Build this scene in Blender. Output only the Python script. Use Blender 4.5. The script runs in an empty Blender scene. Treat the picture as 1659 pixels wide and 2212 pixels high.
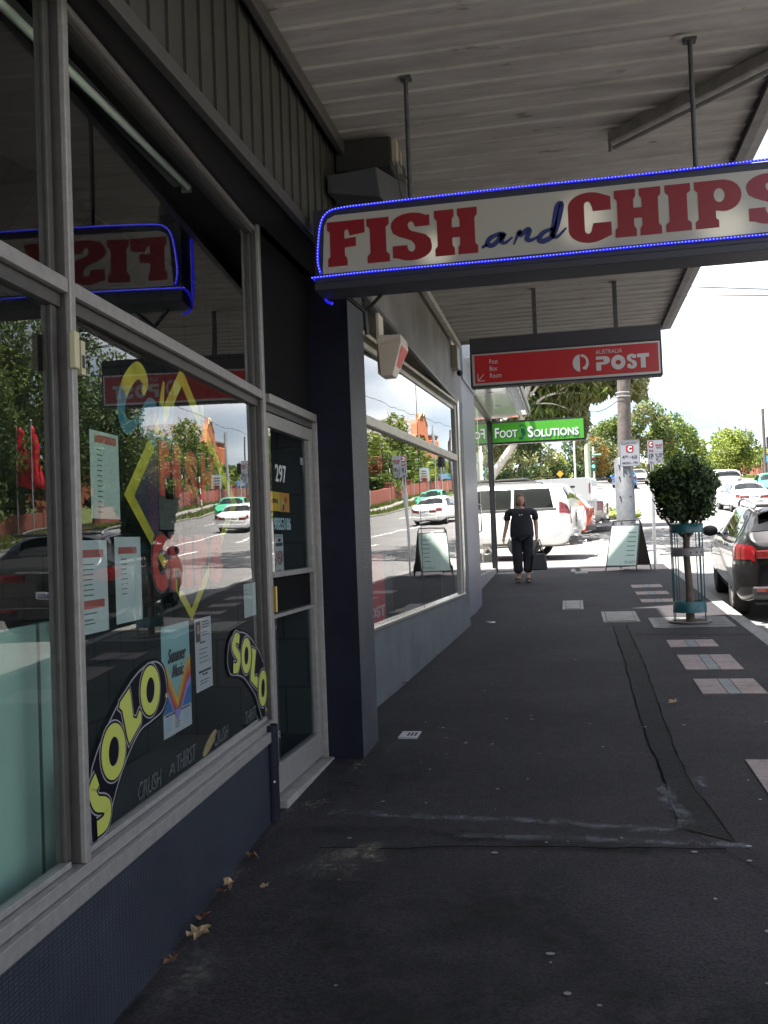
import bpy, bmesh, math, random
import numpy as np
from mathutils import Vector, Matrix
random.seed(7); R=math.radians
SC=bpy.context.scene
# ---------------- camera ----------------
CX,CY,FL=829.5,1106.0,2035.0
H=1.5; YAW=R(11.2); PIT=R(1.67); ROL=0.038
fwd=Vector((-math.sin(YAW)*math.cos(PIT),math.cos(YAW)*math.cos(PIT),math.sin(PIT)))
r0=Vector((math.cos(YAW),math.sin(YAW),0)); u0=r0.cross(fwd)
cR=r0*math.cos(ROL)-u0*math.sin(ROL); cU=r0*math.sin(ROL)+u0*math.cos(ROL)
cd=bpy.data.cameras.new('camera'); cam=bpy.data.objects.new('camera',cd); SC.collection.objects.link(cam)
cam.matrix_world=Matrix(((cR.x,cU.x,-fwd.x,0),(cR.y,cU.y,-fwd.y,0),(cR.z,cU.z,-fwd.z,H),(0,0,0,1)))
cd.sensor_fit='VERTICAL'; cd.sensor_height=24; cd.lens=24*FL/2212; cd.clip_end=3000; cd.clip_start=.05
SC.camera=cam
# ---------------- sun, sky, exposure ----------------
SUN=Vector((-.26,-.12,1)).normalized()
EXPO=2.5; SUNP=5.0; SKYP=.05
ld=bpy.data.lights.new('sun','SUN'); ld.energy=SUNP; ld.angle=R(.53); ld.color=(1,.955,.88)
lo=bpy.data.objects.new('sun',ld); SC.collection.objects.link(lo); lo.rotation_euler=SUN.to_track_quat('Z','Y').to_euler(); lo.location=(0,0,60)
w=bpy.data.worlds.new('World'); SC.world=w; w.use_nodes=True; nt=w.node_tree; nt.nodes.clear()
def N(nt,t,**k):
    n=nt.nodes.new(t)
    for a,b in k.items(): setattr(n,a,b)
    return n
sky=N(nt,'ShaderNodeTexSky',sky_type='NISHITA',sun_disc=False); sky.sun_elevation=math.asin(SUN.z); sky.sun_rotation=math.atan2(SUN.x,SUN.y)
sky.air_density=1.0; sky.dust_density=1.2; sky.ozone_density=1.5
bg=N(nt,'ShaderNodeBackground'); out=N(nt,'ShaderNodeOutputWorld'); bg.inputs[1].default_value=SKYP
tc=N(nt,'ShaderNodeTexCoord'); mp=N(nt,'ShaderNodeMapping'); mp.inputs['Scale'].default_value=(1,1,2.6)
nz=N(nt,'ShaderNodeTexNoise'); nz.inputs['Scale'].default_value=2.3; nz.inputs['Detail'].default_value=8; nz.inputs['Roughness'].default_value=.55
cr=N(nt,'ShaderNodeValToRGB'); cr.color_ramp.elements[0].position=.40; cr.color_ramp.elements[1].position=.60
mx=N(nt,'ShaderNodeMix',data_type='RGBA')
nt.links.new(tc.outputs['Generated'],mp.inputs[0]); nt.links.new(mp.outputs[0],nz.inputs['Vector']); nt.links.new(nz.outputs[0],cr.inputs[0])
nt.links.new(cr.outputs[0],mx.inputs[0]); nt.links.new(sky.outputs[0],mx.inputs[6])
nz2=N(nt,'ShaderNodeTexNoise'); nz2.inputs['Scale'].default_value=5; nz2.inputs['Detail'].default_value=6
cr2=N(nt,'ShaderNodeValToRGB'); cr2.color_ramp.elements[0].color=(5.5,5.8,6.4,1); cr2.color_ramp.elements[1].color=(11,11,11,1); cr2.color_ramp.elements[0].position=.35; cr2.color_ramp.elements[1].position=.62
nt.links.new(mp.outputs[0],nz2.inputs['Vector']); nt.links.new(nz2.outputs[0],cr2.inputs[0]); nt.links.new(cr2.outputs[0],mx.inputs[7])
nt.links.new(mx.outputs[2],bg.inputs[0]); nt.links.new(bg.outputs[0],out.inputs[0])
vs=SC.view_settings; vs.view_transform='Standard'; vs.look='None'; vs.exposure=EXPO; vs.gamma=1
SC.cycles.use_denoising=True; SC.cycles.max_bounces=8; SC.cycles.transparent_max_bounces=16; SC.cycles.glossy_bounces=5; SC.cycles.diffuse_bounces=4
SC.cycles.sample_clamp_indirect=6

# ---------------- materials ----------------
MATS={}
def mat(name,col,rough=.6,metal=0,spec=.5,noise=0,nscale=8,bump=0,bscale=40,emit=None,estr=1,col2=None,coat=0,detail=4):
    if name in MATS: return MATS[name]
    m=bpy.data.materials.new(name); m.use_nodes=True; t=m.node_tree; b=t.nodes['Principled BSDF']
    b.inputs['Base Color'].default_value=(*col,1); b.inputs['Roughness'].default_value=rough; b.inputs['Metallic'].default_value=metal
    b.inputs['Specular IOR Level'].default_value=spec; b.inputs['Coat Weight'].default_value=coat; b.inputs['Coat Roughness'].default_value=.04
    if emit: b.inputs['Emission Color'].default_value=(*emit,1); b.inputs['Emission Strength'].default_value=estr
    if noise or bump or col2:
        g=N(t,'ShaderNodeTexCoord')
    if noise or col2:
        n=N(t,'ShaderNodeTexNoise'); n.inputs['Scale'].default_value=nscale; n.inputs['Detail'].default_value=detail; n.inputs['Roughness'].default_value=.65
        t.links.new(g.outputs['Object'],n.inputs['Vector'])
        r=N(t,'ShaderNodeValToRGB'); r.color_ramp.elements[0].position=.33; r.color_ramp.elements[1].position=.67
        c2=col2 or tuple(min(1,c*(1+noise)) for c in col); c1=col if col2 else tuple(c*(1-noise) for c in col)
        r.color_ramp.elements[0].color=(*c1,1); r.color_ramp.elements[1].color=(*c2,1)
        t.links.new(n.outputs[0],r.inputs[0]); t.links.new(r.outputs[0],b.inputs['Base Color'])
    if bump:
        n=N(t,'ShaderNodeTexNoise'); n.inputs['Scale'].default_value=bscale; n.inputs['Detail'].default_value=3
        t.links.new(g.outputs['Object'],n.inputs['Vector'])
        bp=N(t,'ShaderNodeBump'); bp.inputs['Strength'].default_value=bump; bp.inputs['Distance'].default_value=.01
        t.links.new(n.outputs[0],bp.inputs['Height']); t.links.new(bp.outputs[0],b.inputs['Normal'])
    MATS[name]=m; return m
def glassmat(name,tint=(.9,.95,.93),ior=1.5,boost=1.45,rough=0.0,wav=0):
    if name in MATS: return MATS[name]
    m=bpy.data.materials.new(name); m.use_nodes=True; t=m.node_tree; t.nodes.remove(t.nodes['Principled BSDF'])
    o=t.nodes['Material Output']; tr=N(t,'ShaderNodeBsdfTransparent'); tr.inputs[0].default_value=(*tint,1)
    gl=N(t,'ShaderNodeBsdfGlossy'); gl.inputs['Roughness'].default_value=rough; gl.inputs[0].default_value=(1,1,1,1)
    if wav:
        wn=N(t,'ShaderNodeTexNoise'); wn.inputs['Scale'].default_value=1.6; wn.inputs['Detail'].default_value=1; wg=N(t,'ShaderNodeNewGeometry'); t.links.new(wg.outputs['Position'],wn.inputs['Vector']); wb_=N(t,'ShaderNodeBump'); wb_.inputs['Strength'].default_value=wav; wb_.inputs['Distance'].default_value=.02; t.links.new(wn.outputs[0],wb_.inputs['Height']); t.links.new(wb_.outputs[0],gl.inputs['Normal'])
    # thin pane: two-surface Fresnel reflectance 2F/(1+F), from the facing angle on either side
    lw=N(t,'ShaderNodeNewGeometry'); dt=N(t,'ShaderNodeVectorMath',operation='DOT_PRODUCT'); t.links.new(lw.outputs['Normal'],dt.inputs[0]); t.links.new(lw.outputs['Incoming'],dt.inputs[1])
    ab=N(t,'ShaderNodeMath',operation='ABSOLUTE'); t.links.new(dt.outputs['Value'],ab.inputs[0])
    om=N(t,'ShaderNodeMath',operation='SUBTRACT'); om.inputs[0].default_value=1; t.links.new(ab.outputs[0],om.inputs[1])
    pw=N(t,'ShaderNodeMath',operation='POWER'); pw.inputs[1].default_value=5; t.links.new(om.outputs[0],pw.inputs[0])
    F0=((ior-1)/(ior+1))**2
    ma=N(t,'ShaderNodeMath',operation='MULTIPLY_ADD'); ma.inputs[1].default_value=1-F0; ma.inputs[2].default_value=F0; t.links.new(pw.outputs[0],ma.inputs[0])
    mu=N(t,'ShaderNodeMath',operation='MULTIPLY',use_clamp=True); mu.inputs[1].default_value=boost; t.links.new(ma.outputs[0],mu.inputs[0])
    ms=N(t,'ShaderNodeMixShader'); t.links.new(mu.outputs[0],ms.inputs[0]); t.links.new(tr.outputs[0],ms.inputs[1]); t.links.new(gl.outputs[0],ms.inputs[2]); t.links.new(ms.outputs[0],o.inputs[0])
    MATS[name]=m; return m
def cleanglass():
    m=bpy.data.materials.new('pane_back'); m.use_nodes=True; t=m.node_tree; t.nodes.remove(t.nodes['Principled BSDF'])
    tr=N(t,'ShaderNodeBsdfTransparent'); t.links.new(tr.outputs[0],t.nodes['Material Output'].inputs[0]); return m
CLEAR=cleanglass()
def asphalt(name,dark,light,speck=.3,stain=.35,bump=.6,sc=1.0):
    m=bpy.data.materials.new(name); m.use_nodes=True; t=m.node_tree; b=t.nodes['Principled BSDF']; g=N(t,'ShaderNodeNewGeometry')
    def noise(scale,det,ro=.6):
        n=N(t,'ShaderNodeTexNoise'); n.inputs['Scale'].default_value=scale; n.inputs['Detail'].default_value=det; n.inputs['Roughness'].default_value=ro; t.links.new(g.outputs['Position'],n.inputs['Vector']); return n
    def ramp(src,p0,p1,c0,c1):
        r=N(t,'ShaderNodeValToRGB'); e=r.color_ramp.elements; e[0].position=p0; e[1].position=p1; e[0].color=(*c0,1); e[1].color=(*c1,1); t.links.new(src,r.inputs[0]); return r.outputs[0]
    def mul(a_,b_,ty='MULTIPLY'):
        x=N(t,'ShaderNodeMix',data_type='RGBA',blend_type=ty); x.inputs[0].default_value=1; t.links.new(a_,x.inputs[6]); t.links.new(b_,x.inputs[7]); return x.outputs[2]
    a=noise(75*sc,5,.75); c=noise(.8,8,.62); d=noise(9,5,.7)
    col=ramp(a.outputs[0],.36,.68,dark,light)
    col=mul(col,ramp(c.outputs[0],.32,.68,(1-stain,)*3,(1+stain*.7,)*3)); col=mul(col,ramp(d.outputs[0],.35,.65,(.82,.82,.82),(1.15,1.13,1.12)))
    v=N(t,'ShaderNodeTexVoronoi'); v.inputs['Scale'].default_value=60*sc; t.links.new(g.outputs['Position'],v.inputs['Vector'])
    sp=ramp(v.outputs['Distance'],0,.16,(speck,)*3,(0,0,0)); sp=mul(sp,v.outputs['Color']); col=mul(col,sp,'ADD')
    t.links.new(col,b.inputs['Base Color']); b.inputs['Roughness'].default_value=.85; b.inputs['Specular IOR Level'].default_value=.25
    bp=N(t,'ShaderNodeBump'); bp.inputs['Strength'].default_value=bump; bp.inputs['Distance'].default_value=.008; t.links.new(a.outputs[0],bp.inputs['Height']); t.links.new(bp.outputs[0],b.inputs['Normal'])
    MATS[name]=m; return m
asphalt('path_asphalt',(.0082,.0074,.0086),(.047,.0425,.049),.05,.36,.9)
asphalt('patch_asphalt',(.003,.003,.003),(.028,.026,.026),.05,bump=1.4,sc=.6)
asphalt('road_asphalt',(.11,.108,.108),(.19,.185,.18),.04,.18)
asphalt('concrete',(.20,.195,.185),(.30,.29,.27),.02,.15,.3)
asphalt('bluestone',(.14,.14,.14),(.24,.235,.22),.02,.2,.3)
asphalt('paver_pink',(.19,.15,.145),(.32,.27,.26),.02,.15,.3)
asphalt('paver_blue',(.14,.155,.16),(.25,.265,.27),.02,.15,.3)
def ribtile(name,col,freq=1/.0125,axis='z',strength=1.0,grime=.25):
    m=bpy.data.materials.new(name); m.use_nodes=True; t=m.node_tree; b=t.nodes['Principled BSDF']
    g=N(t,'ShaderNodeTexCoord'); br=N(t,'ShaderNodeTexBrick'); br.offset=0; br.inputs['Scale'].default_value=1; br.inputs['Brick Width'].default_value=.025; br.inputs['Row Height'].default_value=.0125; br.inputs['Mortar Size'].default_value=.0022; br.inputs['Mortar Smooth'].default_value=.4
    mpn=N(t,'ShaderNodeMapping'); t.links.new(g.outputs['UV'],mpn.inputs[0]); t.links.new(mpn.outputs[0],br.inputs['Vector'])
    br.inputs['Color1'].default_value=(1,1,1,1); br.inputs['Color2'].default_value=(.75,.78,.8,1); br.inputs['Mortar'].default_value=(.25,.25,.27,1)
    n=N(t,'ShaderNodeTexNoise'); n.inputs['Scale'].default_value=3; n.inputs['Detail'].default_value=8; n.inputs['Roughness'].default_value=.7; t.links.new(g.outputs['Object'],n.inputs['Vector'])
    r=N(t,'ShaderNodeValToRGB'); r.color_ramp.elements[0].position=.35; r.color_ramp.elements[1].position=.7; r.color_ramp.elements[0].color=(*[c*(1-grime) for c in col],1); r.color_ramp.elements[1].color=(*[c*(1+grime)+.008 for c in col],1)
    t.links.new(n.outputs[0],r.inputs[0]); x=N(t,'ShaderNodeMix',data_type='RGBA',blend_type='MULTIPLY'); x.inputs[0].default_value=1; t.links.new(r.outputs[0],x.inputs[6]); t.links.new(br.outputs['Color'],x.inputs[7]); t.links.new(x.outputs[2],b.inputs['Base Color'])
    b.inputs['Roughness'].default_value=.5; bp=N(t,'ShaderNodeBump'); bp.inputs['Strength'].default_value=strength; bp.inputs['Distance'].default_value=.003; bp.invert=True; t.links.new(br.outputs['Fac'],bp.inputs['Height']); t.links.new(bp.outputs[0],b.inputs['Normal'])
    MATS[name]=m; return m
ribtile('navy_tile',(.028,.034,.054)); ribtile('grey_tile',(.06,.065,.078),grime=.3)
def brickmat(name,c1,c2,mortar,bw=.23,bh=.085):
    m=bpy.data.materials.new(name); m.use_nodes=True; t=m.node_tree; b=t.nodes['Principled BSDF']; g=N(t,'ShaderNodeTexCoord'); br=N(t,'ShaderNodeTexBrick')
    br.inputs['Scale'].default_value=1; br.inputs['Brick Width'].default_value=bw; br.inputs['Row Height'].default_value=bh; br.inputs['Mortar Size'].default_value=.008
    br.inputs['Color1'].default_value=(*c1,1); br.inputs['Color2'].default_value=(*c2,1); br.inputs['Mortar'].default_value=(*mortar,1)
    t.links.new(g.outputs['UV'],br.inputs['Vector']); t.links.new(br.outputs['Color'],b.inputs['Base Color']); b.inputs['Roughness'].default_value=.85
    bp=N(t,'ShaderNodeBump'); bp.inputs['Strength'].default_value=.4; bp.inputs['Distance'].default_value=.005; bp.invert=True; t.links.new(br.outputs['Fac'],bp.inputs['Height']); t.links.new(bp.outputs[0],b.inputs['Normal'])
    MATS[name]=m; return m
brickmat('orange_brick',(.52,.16,.06),(.44,.12,.045),(.35,.22,.15)); brickmat('red_brick',(.32,.08,.055),(.25,.06,.045),(.28,.2,.16)); brickmat('cream_brick',(.42,.36,.28),(.36,.3,.23),(.3,.28,.25))
brickmat('shop_tile',(.022,.032,.034),(.025,.035,.037),(.01,.012,.012),.3,.3)
def leafmat(name,c1,c2,nscale=1.2,trans=.25):
    m=bpy.data.materials.new(name); m.use_nodes=True; t=m.node_tree; b=t.nodes['Principled BSDF']; g=N(t,'ShaderNodeNewGeometry')
    n=N(t,'ShaderNodeTexNoise'); n.inputs['Scale'].default_value=nscale; n.inputs['Detail'].default_value=5; t.links.new(g.outputs['Position'],n.inputs['Vector'])
    r=N(t,'ShaderNodeValToRGB'); r.color_ramp.elements[0].position=.35; r.color_ramp.elements[1].position=.65; r.color_ramp.elements[0].color=(*c1,1); r.color_ramp.elements[1].color=(*c2,1); t.links.new(n.outputs[0],r.inputs[0])
    t.links.new(r.outputs[0],b.inputs['Base Color']); b.inputs['Roughness'].default_value=.55; b.inputs['Specular IOR Level'].default_value=.3
    tl=N(t,'ShaderNodeBsdfTranslucent'); t.links.new(r.outputs[0],tl.inputs[0]); ms=N(t,'ShaderNodeMixShader'); ms.inputs[0].default_value=trans
    t.links.new(b.outputs[0],ms.inputs[1]); t.links.new(tl.outputs[0],ms.inputs[2]); t.links.new(ms.outputs[0],t.nodes['Material Output'].inputs[0]); MATS[name]=m; return m
leafmat('leaf_dark',(.03,.055,.02),(.075,.115,.035)); leafmat('leaf_mid',(.06,.10,.022),(.15,.20,.045)); leafmat('leaf_light',(.13,.18,.03),(.25,.29,.05))
leafmat('leaf_gum',(.09,.11,.04),(.20,.20,.08)); leafmat('leaf_gold',(.2,.13,.03),(.3,.2,.05)); leafmat('leaf_topiary',(.014,.028,.012),(.05,.085,.028),14,.15); leafmat('grass_green',(.09,.13,.03),(.18,.2,.06),2)
leafmat('leaf_red',(.2,.07,.04),(.24,.14,.06))
alu=mat('aluminium',(.265,.252,.245),.42,.35,noise=.12,nscale=30,bump=.05,bscale=200)
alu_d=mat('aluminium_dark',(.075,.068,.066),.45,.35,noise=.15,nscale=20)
chrome=mat('chrome_trim',(.6,.58,.55),.22,.85)
black=mat('black_paint',(.012,.012,.014),.45); blackp=mat('black_plastic',(.02,.02,.022),.5); rubber=mat('rubber',(.018,.018,.018),.85)
white=mat('white_paint',(.78,.78,.76),.5); whitemk=mat('road_marking',(.7,.7,.67),.8,noise=.15,nscale=12)
navy=mat('navy_paint',(.007,.008,.019),.6,spec=.2,noise=.25,nscale=6,bump=.1); navyf=mat('navy_frame',(.02,.02,.032),.5)
rodm=mat('grey_rod',(.05,.05,.055),.6,noise=.3,nscale=20)
lilac=mat('lilac_cladding',(.15,.15,.19),.4,.2); siding=mat('siding',(.030,.027,.024),.75,noise=.2,nscale=5)
darkpl=mat('dark_panel',(.005,.005,.006),.9,spec=.1); GL=glassmat('window_glass',(.86,.92,.9),wav=.07); GLC=glassmat('clear_glass',(.7,.76,.76),boost=1.3)
CG=glassmat('car_glass',(.10,.11,.11),boost=1.5); paper=mat('paper',(.34,.39,.40),.7); paperw=mat('paper_white',(.34,.34,.37),.7)
inkd=mat('ink',(.03,.03,.04),.7); inkr=mat('ink_red',(.25,.045,.04),.6); redp=mat('red_paint',(.45,.012,.02),.45); galv=mat('galvanised',(.42,.43,.44),.45,.6,noise=.15,nscale=12)
yel=mat('yellow_vinyl',(.36,.39,.075),.45); bark=mat('bark',(.10,.075,.055),.9,noise=.4,nscale=10,bump=.8,bscale=20); gumbark=mat('gum_bark',(.5,.47,.42),.8,noise=.25,nscale=3)
skin=mat('skin',(.36,.20,.135),.5,noise=.05); woodpole=mat('pole_timber',(.10,.083,.077),.9,noise=.3,nscale=7,bump=.7,bscale=15)
def car_paint(name,col,metal=.3): return mat(name,col,.32,metal,coat=1.0)
# ---------------- object helpers ----------------
COL=SC.collection
def tag(o,label=None,cat=None,group=None,kind=None):
    if label: o['label']=label
    if cat: o['category']=cat
    if group: o['group']=group
    if kind: o['kind']=kind
    return o
def empty(name,loc,label,cat,group=None,rz=0):
    o=bpy.data.objects.new(name,None); o.empty_display_size=.1; COL.objects.link(o); o.location=loc; o.rotation_euler=(0,0,rz); return tag(o,label,cat,group)
def copy_tree(o,parent=None):
    c=o.copy(); COL.objects.link(c); c.parent=parent
    for ch in list(o.children): copy_tree(ch,c)
    return c
class MB:
    def __init__(s): s.v=[]; s.f=[]; s.m=[]; s.mats=[]; s.sm=[]
    def mi(s,m):
        if m not in s.mats: s.mats.append(m)
        return s.mats.index(m)
    def add(s,vs,fs,m,smooth=False):
        k=len(s.v); s.v+= [tuple(v) for v in vs]; i=s.mi(m)
        for f in fs: s.f.append(tuple(k+a for a in f)); s.m.append(i); s.sm.append(smooth)
        return s
    def box(s,a,b,m,fr=None,bev=0):
        x0,y0,z0=a; x1,y1,z1=b
        P=[(x0,y0,z0),(x1,y0,z0),(x1,y1,z0),(x0,y1,z0),(x0,y0,z1),(x1,y0,z1),(x1,y1,z1),(x0,y1,z1)]
        if fr: P=[fr(*p) for p in P]
        return s.add(P,[(0,3,2,1),(4,5,6,7),(0,1,5,4),(1,2,6,5),(2,3,7,6),(3,0,4,7)],m)
    def tube(s,pts,r,m,seg=10,cap=True,smooth=True):
        pts=[Vector(p) for p in pts]; rs=r if isinstance(r,(list,tuple)) else [r]*len(pts); V=[]; F=[]
        up=None
        for i,p in enumerate(pts):
            d=(pts[min(i+1,len(pts)-1)]-pts[max(i-1,0)]).normalized()
            if up is None: up=d.orthogonal().normalized()
            up=(up-d*up.dot(d)).normalized(); w_=d.cross(up)
            for j in range(seg):
                a=2*math.pi*j/seg; V.append(p+(up*math.cos(a)+w_*math.sin(a))*rs[i])
        for i in range(len(pts)-1):
            for j in range(seg): F.append((i*seg+j,i*seg+(j+1)%seg,(i+1)*seg+(j+1)%seg,(i+1)*seg+j))
        s.add(V,F,m,smooth)
        if cap: s.add(V[:seg],[tuple(range(seg))[::-1]],m); s.add(V[-seg:],[tuple(range(seg))],m)
        return s
    def lathe(s,c,prof,m,seg=24,axis='z',smooth=True):
        V=[];F=[]
        for (r,z) in prof:
            for j in range(seg):
                a=2*math.pi*j/seg; x,y=r*math.cos(a),r*math.sin(a)
                V.append((c[0]+x,c[1]+y,c[2]+z) if axis=='z' else (c[0]+z,c[1]+x,c[2]+y) if axis=='x' else (c[0]+x,c[1]+z,c[2]+y))
        for i in range(len(prof)-1):
            for j in range(seg): F.append((i*seg+j,i*seg+(j+1)%seg,(i+1)*seg+(j+1)%seg,(i+1)*seg+j))
        return s.add(V,F,m,smooth)
    def ball(s,c,r,m,seg=10,rings=7):
        r=(r,r,r) if not isinstance(r,(tuple,list)) else r; V=[];F=[]
        for i in range(rings+1):
            t=math.pi*i/rings
            for j in range(seg):
                a=2*math.pi*j/seg; V.append((c[0]+r[0]*math.sin(t)*math.cos(a),c[1]+r[1]*math.sin(t)*math.sin(a),c[2]+r[2]*math.cos(t)))
        for i in range(rings):
            for j in range(seg): F.append((i*seg+j,(i+1)*seg+j,(i+1)*seg+(j+1)%seg,i*seg+(j+1)%seg))
        return s.add(V,F,m,True)
    def build(s,name,parent=None,uv=None,bev=0,**tg):
        me=bpy.data.meshes.new(name); me.from_pydata(s.v,[],s.f)
        for m in s.mats: me.materials.append(m)
        me.polygons.foreach_set('material_index',s.m); me.polygons.foreach_set('use_smooth',s.sm)
        if uv:
            l=me.uv_layers.new(name='UVMap'); co=[uv(Vector(v)) for v in s.v]
            for lp in me.loops: l.data[lp.index].uv=co[lp.vertex_index]
        me.update(); o=bpy.data.objects.new(name,me); COL.objects.link(o)
        if parent: o.parent=parent
        if bev:
            b=o.modifiers.new('bevel','BEVEL'); b.width=bev; b.segments=2; b.limit_method='ANGLE'
        return tag(o,**tg)
def frame(O,X,Y,Nn):
    O,X,Y,Nn=map(Vector,(O,X,Y,Nn)); return lambda u,v,w_=0: O+X*u+Y*v+Nn*w_
# 2-D fills (letters, logos) -> flat prisms on a frame
def fill2d(loops,thick=.002):
    c=bpy.data.curves.new('c','CURVE'); c.dimensions='2D'; c.fill_mode='BOTH'; c.extrude=thick/2
    for L in loops:
        sp=c.splines.new('POLY'); sp.points.add(len(L)-1); sp.use_cyclic_u=True
        for i,p in enumerate(L): sp.points[i].co=(p[0],p[1],0,1)
    o=bpy.data.objects.new('c',c); me=bpy.data.meshes.new_from_object(o); vs=[tuple(v.co) for v in me.vertices]; fs=[tuple(p.vertices) for p in me.polygons]
    bpy.data.objects.remove(o); bpy.data.curves.remove(c); bpy.data.meshes.remove(me); return vs,fs
def text2d(body,bold=0,shear=0,spacing=1,thick=.002,align='LEFT',line=1.0):
    c=bpy.data.curves.new('t','FONT'); c.body=body; c.size=1; c.offset=bold; c.shear=shear; c.space_character=spacing; c.space_line=line; c.align_x=align; c.resolution_u=3; c.extrude=.001
    o=bpy.data.objects.new('t',c); me=bpy.data.meshes.new_from_object(o); vs=[tuple(v.co) for v in me.vertices]; fs=[tuple(p.vertices) for p in me.polygons]
    bpy.data.objects.remove(o); bpy.data.curves.remove(c); bpy.data.meshes.remove(me); return vs,fs
def put(mb,geo,fr,m,box=None,off=.003,th=.002,flip=False):
    vs,fs=geo
    if box:
        x0=min(v[0] for v in vs);x1=max(v[0] for v in vs);y0=min(v[1] for v in vs);y1=max(v[1] for v in vs); z0=min(v[2] for v in vs); z1=max(v[2] for v in vs)
        u0,v0,u1,v1=box; vs=[(u0+(v[0]-x0)/(x1-x0)*(u1-u0),v0+(v[1]-y0)/(y1-y0)*(v1-v0),(v[2]-z0)/(z1-z0)*th) for v in vs]
    else:
        z0=min(v[2] for v in vs); vs=[(v[0],v[1],v[2]-z0) for v in vs]
    mb.add([fr(v[0],v[1],v[2]+off) for v in vs],fs,m)
def txt(mb,body,fr,m,box,off=.003,**k): put(mb,text2d(body,**k),fr,m,box,off)
def shape(mb,loops,fr,m,off=.003,th=.002): put(mb,fill2d(loops,th),fr,m,None,off)
def ell(cx,cy,rx,ry,n=28,rot=0,a0=0,a1=2*math.pi):
    return [(cx+rx*math.cos(a)*math.cos(rot)-ry*math.sin(a)*math.sin(rot),cy+rx*math.cos(a)*math.sin(rot)+ry*math.sin(a)*math.cos(rot)) for a in [a0+(a1-a0)*i/n for i in range(n)]]
def cat(pts,n=8,closed=False):
    P=[np.array(p,float) for p in pts]; o=[]; L=len(P); 
    for i in range(L if closed else L-1):
        g=(lambda k:P[k%L]) if closed else (lambda k:P[min(max(k,0),L-1)])
        a,b,c,d=g(i-1),g(i),g(i+1),g(i+2)
        for j in range(n):
            t=j/n; o.append(tuple(.5*((2*b)+(-a+c)*t+(2*a-5*b+4*c-d)*t*t+(-a+3*b-3*c+d)*t**3)))
    if not closed: o.append(tuple(P[-1]))
    return o
def stroke(pts,w_,n=6,taper=False):
    p=[np.array(q) for q in cat(pts,n)]; L=[];Rr=[]
    for i,q in enumerate(p):
        d=p[min(i+1,len(p)-1)]-p[max(i-1,0)]; d/=max(np.linalg.norm(d),1e-9); nn=np.array([-d[1],d[0]])
        ww=w_[0]+(w_[1]-w_[0])*i/(len(p)-1) if isinstance(w_,(tuple,list)) else w_
        if taper: ww*=min(1,.35+3*min(i,len(p)-1-i)/len(p))
        L.append(tuple(q+nn*ww)); Rr.append(tuple(q-nn*ww))
    k=len(L); vs=[(x,y,0) for x,y in L+Rr]+[(x,y,.002) for x,y in L+Rr]
    fs=[(2*k+i,3*k+i,3*k+i+1,2*k+i+1) for i in range(k-1)]+[(i,2*k+i,2*k+i+1,i+1) for i in range(k-1)]+[(k+i,k+i+1,3*k+i+1,3*k+i) for i in range(k-1)]
    return vs,fs
# ---------------- ground profile ----------------
GY=[-60,-10,0,3,8,20,27,45,66,80,130,200,300,900]; GZ=[-1.6,-.22,0,.05,.2,.716,1.06,2.15,3.6,5.1,8.6,12.2,15,20]
def gz(y): return float(np.interp(y,GY,GZ))
KX=2.04; FKX=15.5; KH=.11
def strip(name,xs,y0,y1,dz,m,kind='structure',step=2.0,parent=None,**tg):
    ys=sorted(set([y0,y1]+[y for y in GY if y0<y<y1]+[y0+step*i for i in range(int((y1-y0)/step)+1)]))
    V=[(x,y,gz(y)+dz) for y in ys for x in xs]; k=len(xs)
    F=[(i*k+j,i*k+j+1,(i+1)*k+j+1,(i+1)*k+j) for i in range(len(ys)-1) for j in range(k-1)]
    return MB().add(V,F,m).build(name,parent,kind=kind,**tg)
ground=strip('ground',[-600,-200,-60,-20,0,20,60,200,600],-60,900,-.25,MATS['grass_green'],step=40)
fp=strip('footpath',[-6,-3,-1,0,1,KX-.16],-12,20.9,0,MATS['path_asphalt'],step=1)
fp2=strip('pavement',[.6,1.2,KX-.16],20.9,42,0,MATS['bluestone'],step=1)
strip('side_pavement',[-40,-10,.6],20.9,22.2,-.004,MATS['concrete'],step=1)
strip('parking_ground',[-60,-20,-5,.6],22.2,42,-.02,MATS['road_asphalt'])
strip('side_road',[-120,-40,KX],42,54,-.1,MATS['road_asphalt'])
strip('far_corner_pavement',[-120,-40,KX-.16],54,400,.0,MATS['bluestone'],step=8)
strip('road',[KX,6,10,FKX],-60,600,-KH,MATS['road_asphalt'],step=4)
strip('verge',[FKX+.16,17,19.4],-60,400,-.01,MATS['grass_green'],step=4)
strip('far_footpath',[17.2,18.4],-60,400,.012,MATS['concrete'],step=4)
def kerb(x0,x1,y0,y1,m=MATS['bluestone']):
    mb=MB(); ys=sorted(set([y0,y1]+[y for y in GY if y0<y<y1]+list(np.arange(y0,y1,3.))))
    V=[];F=[]
    for y in ys: z=gz(y); V+=[(x0,y,z+.004),(x1,y,z+.002),(x1+(.02 if x1>5 and x0>5 else .02),y,z-.25),(x0,y,z-.25)]
    for i in range(len(ys)-1):
        for j in range(4): F.append((i*4+j,(i+1)*4+j,(i+1)*4+(j+1)%4,i*4+(j+1)%4))
    return mb.add(V,F,m).build('kerb',kind='structure')
kerb(KX-.16,KX,-12,42); kerb(FKX,FKX+.16,-60,400,MATS['concrete']); kerb(KX-.16,KX,54,400)
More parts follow.
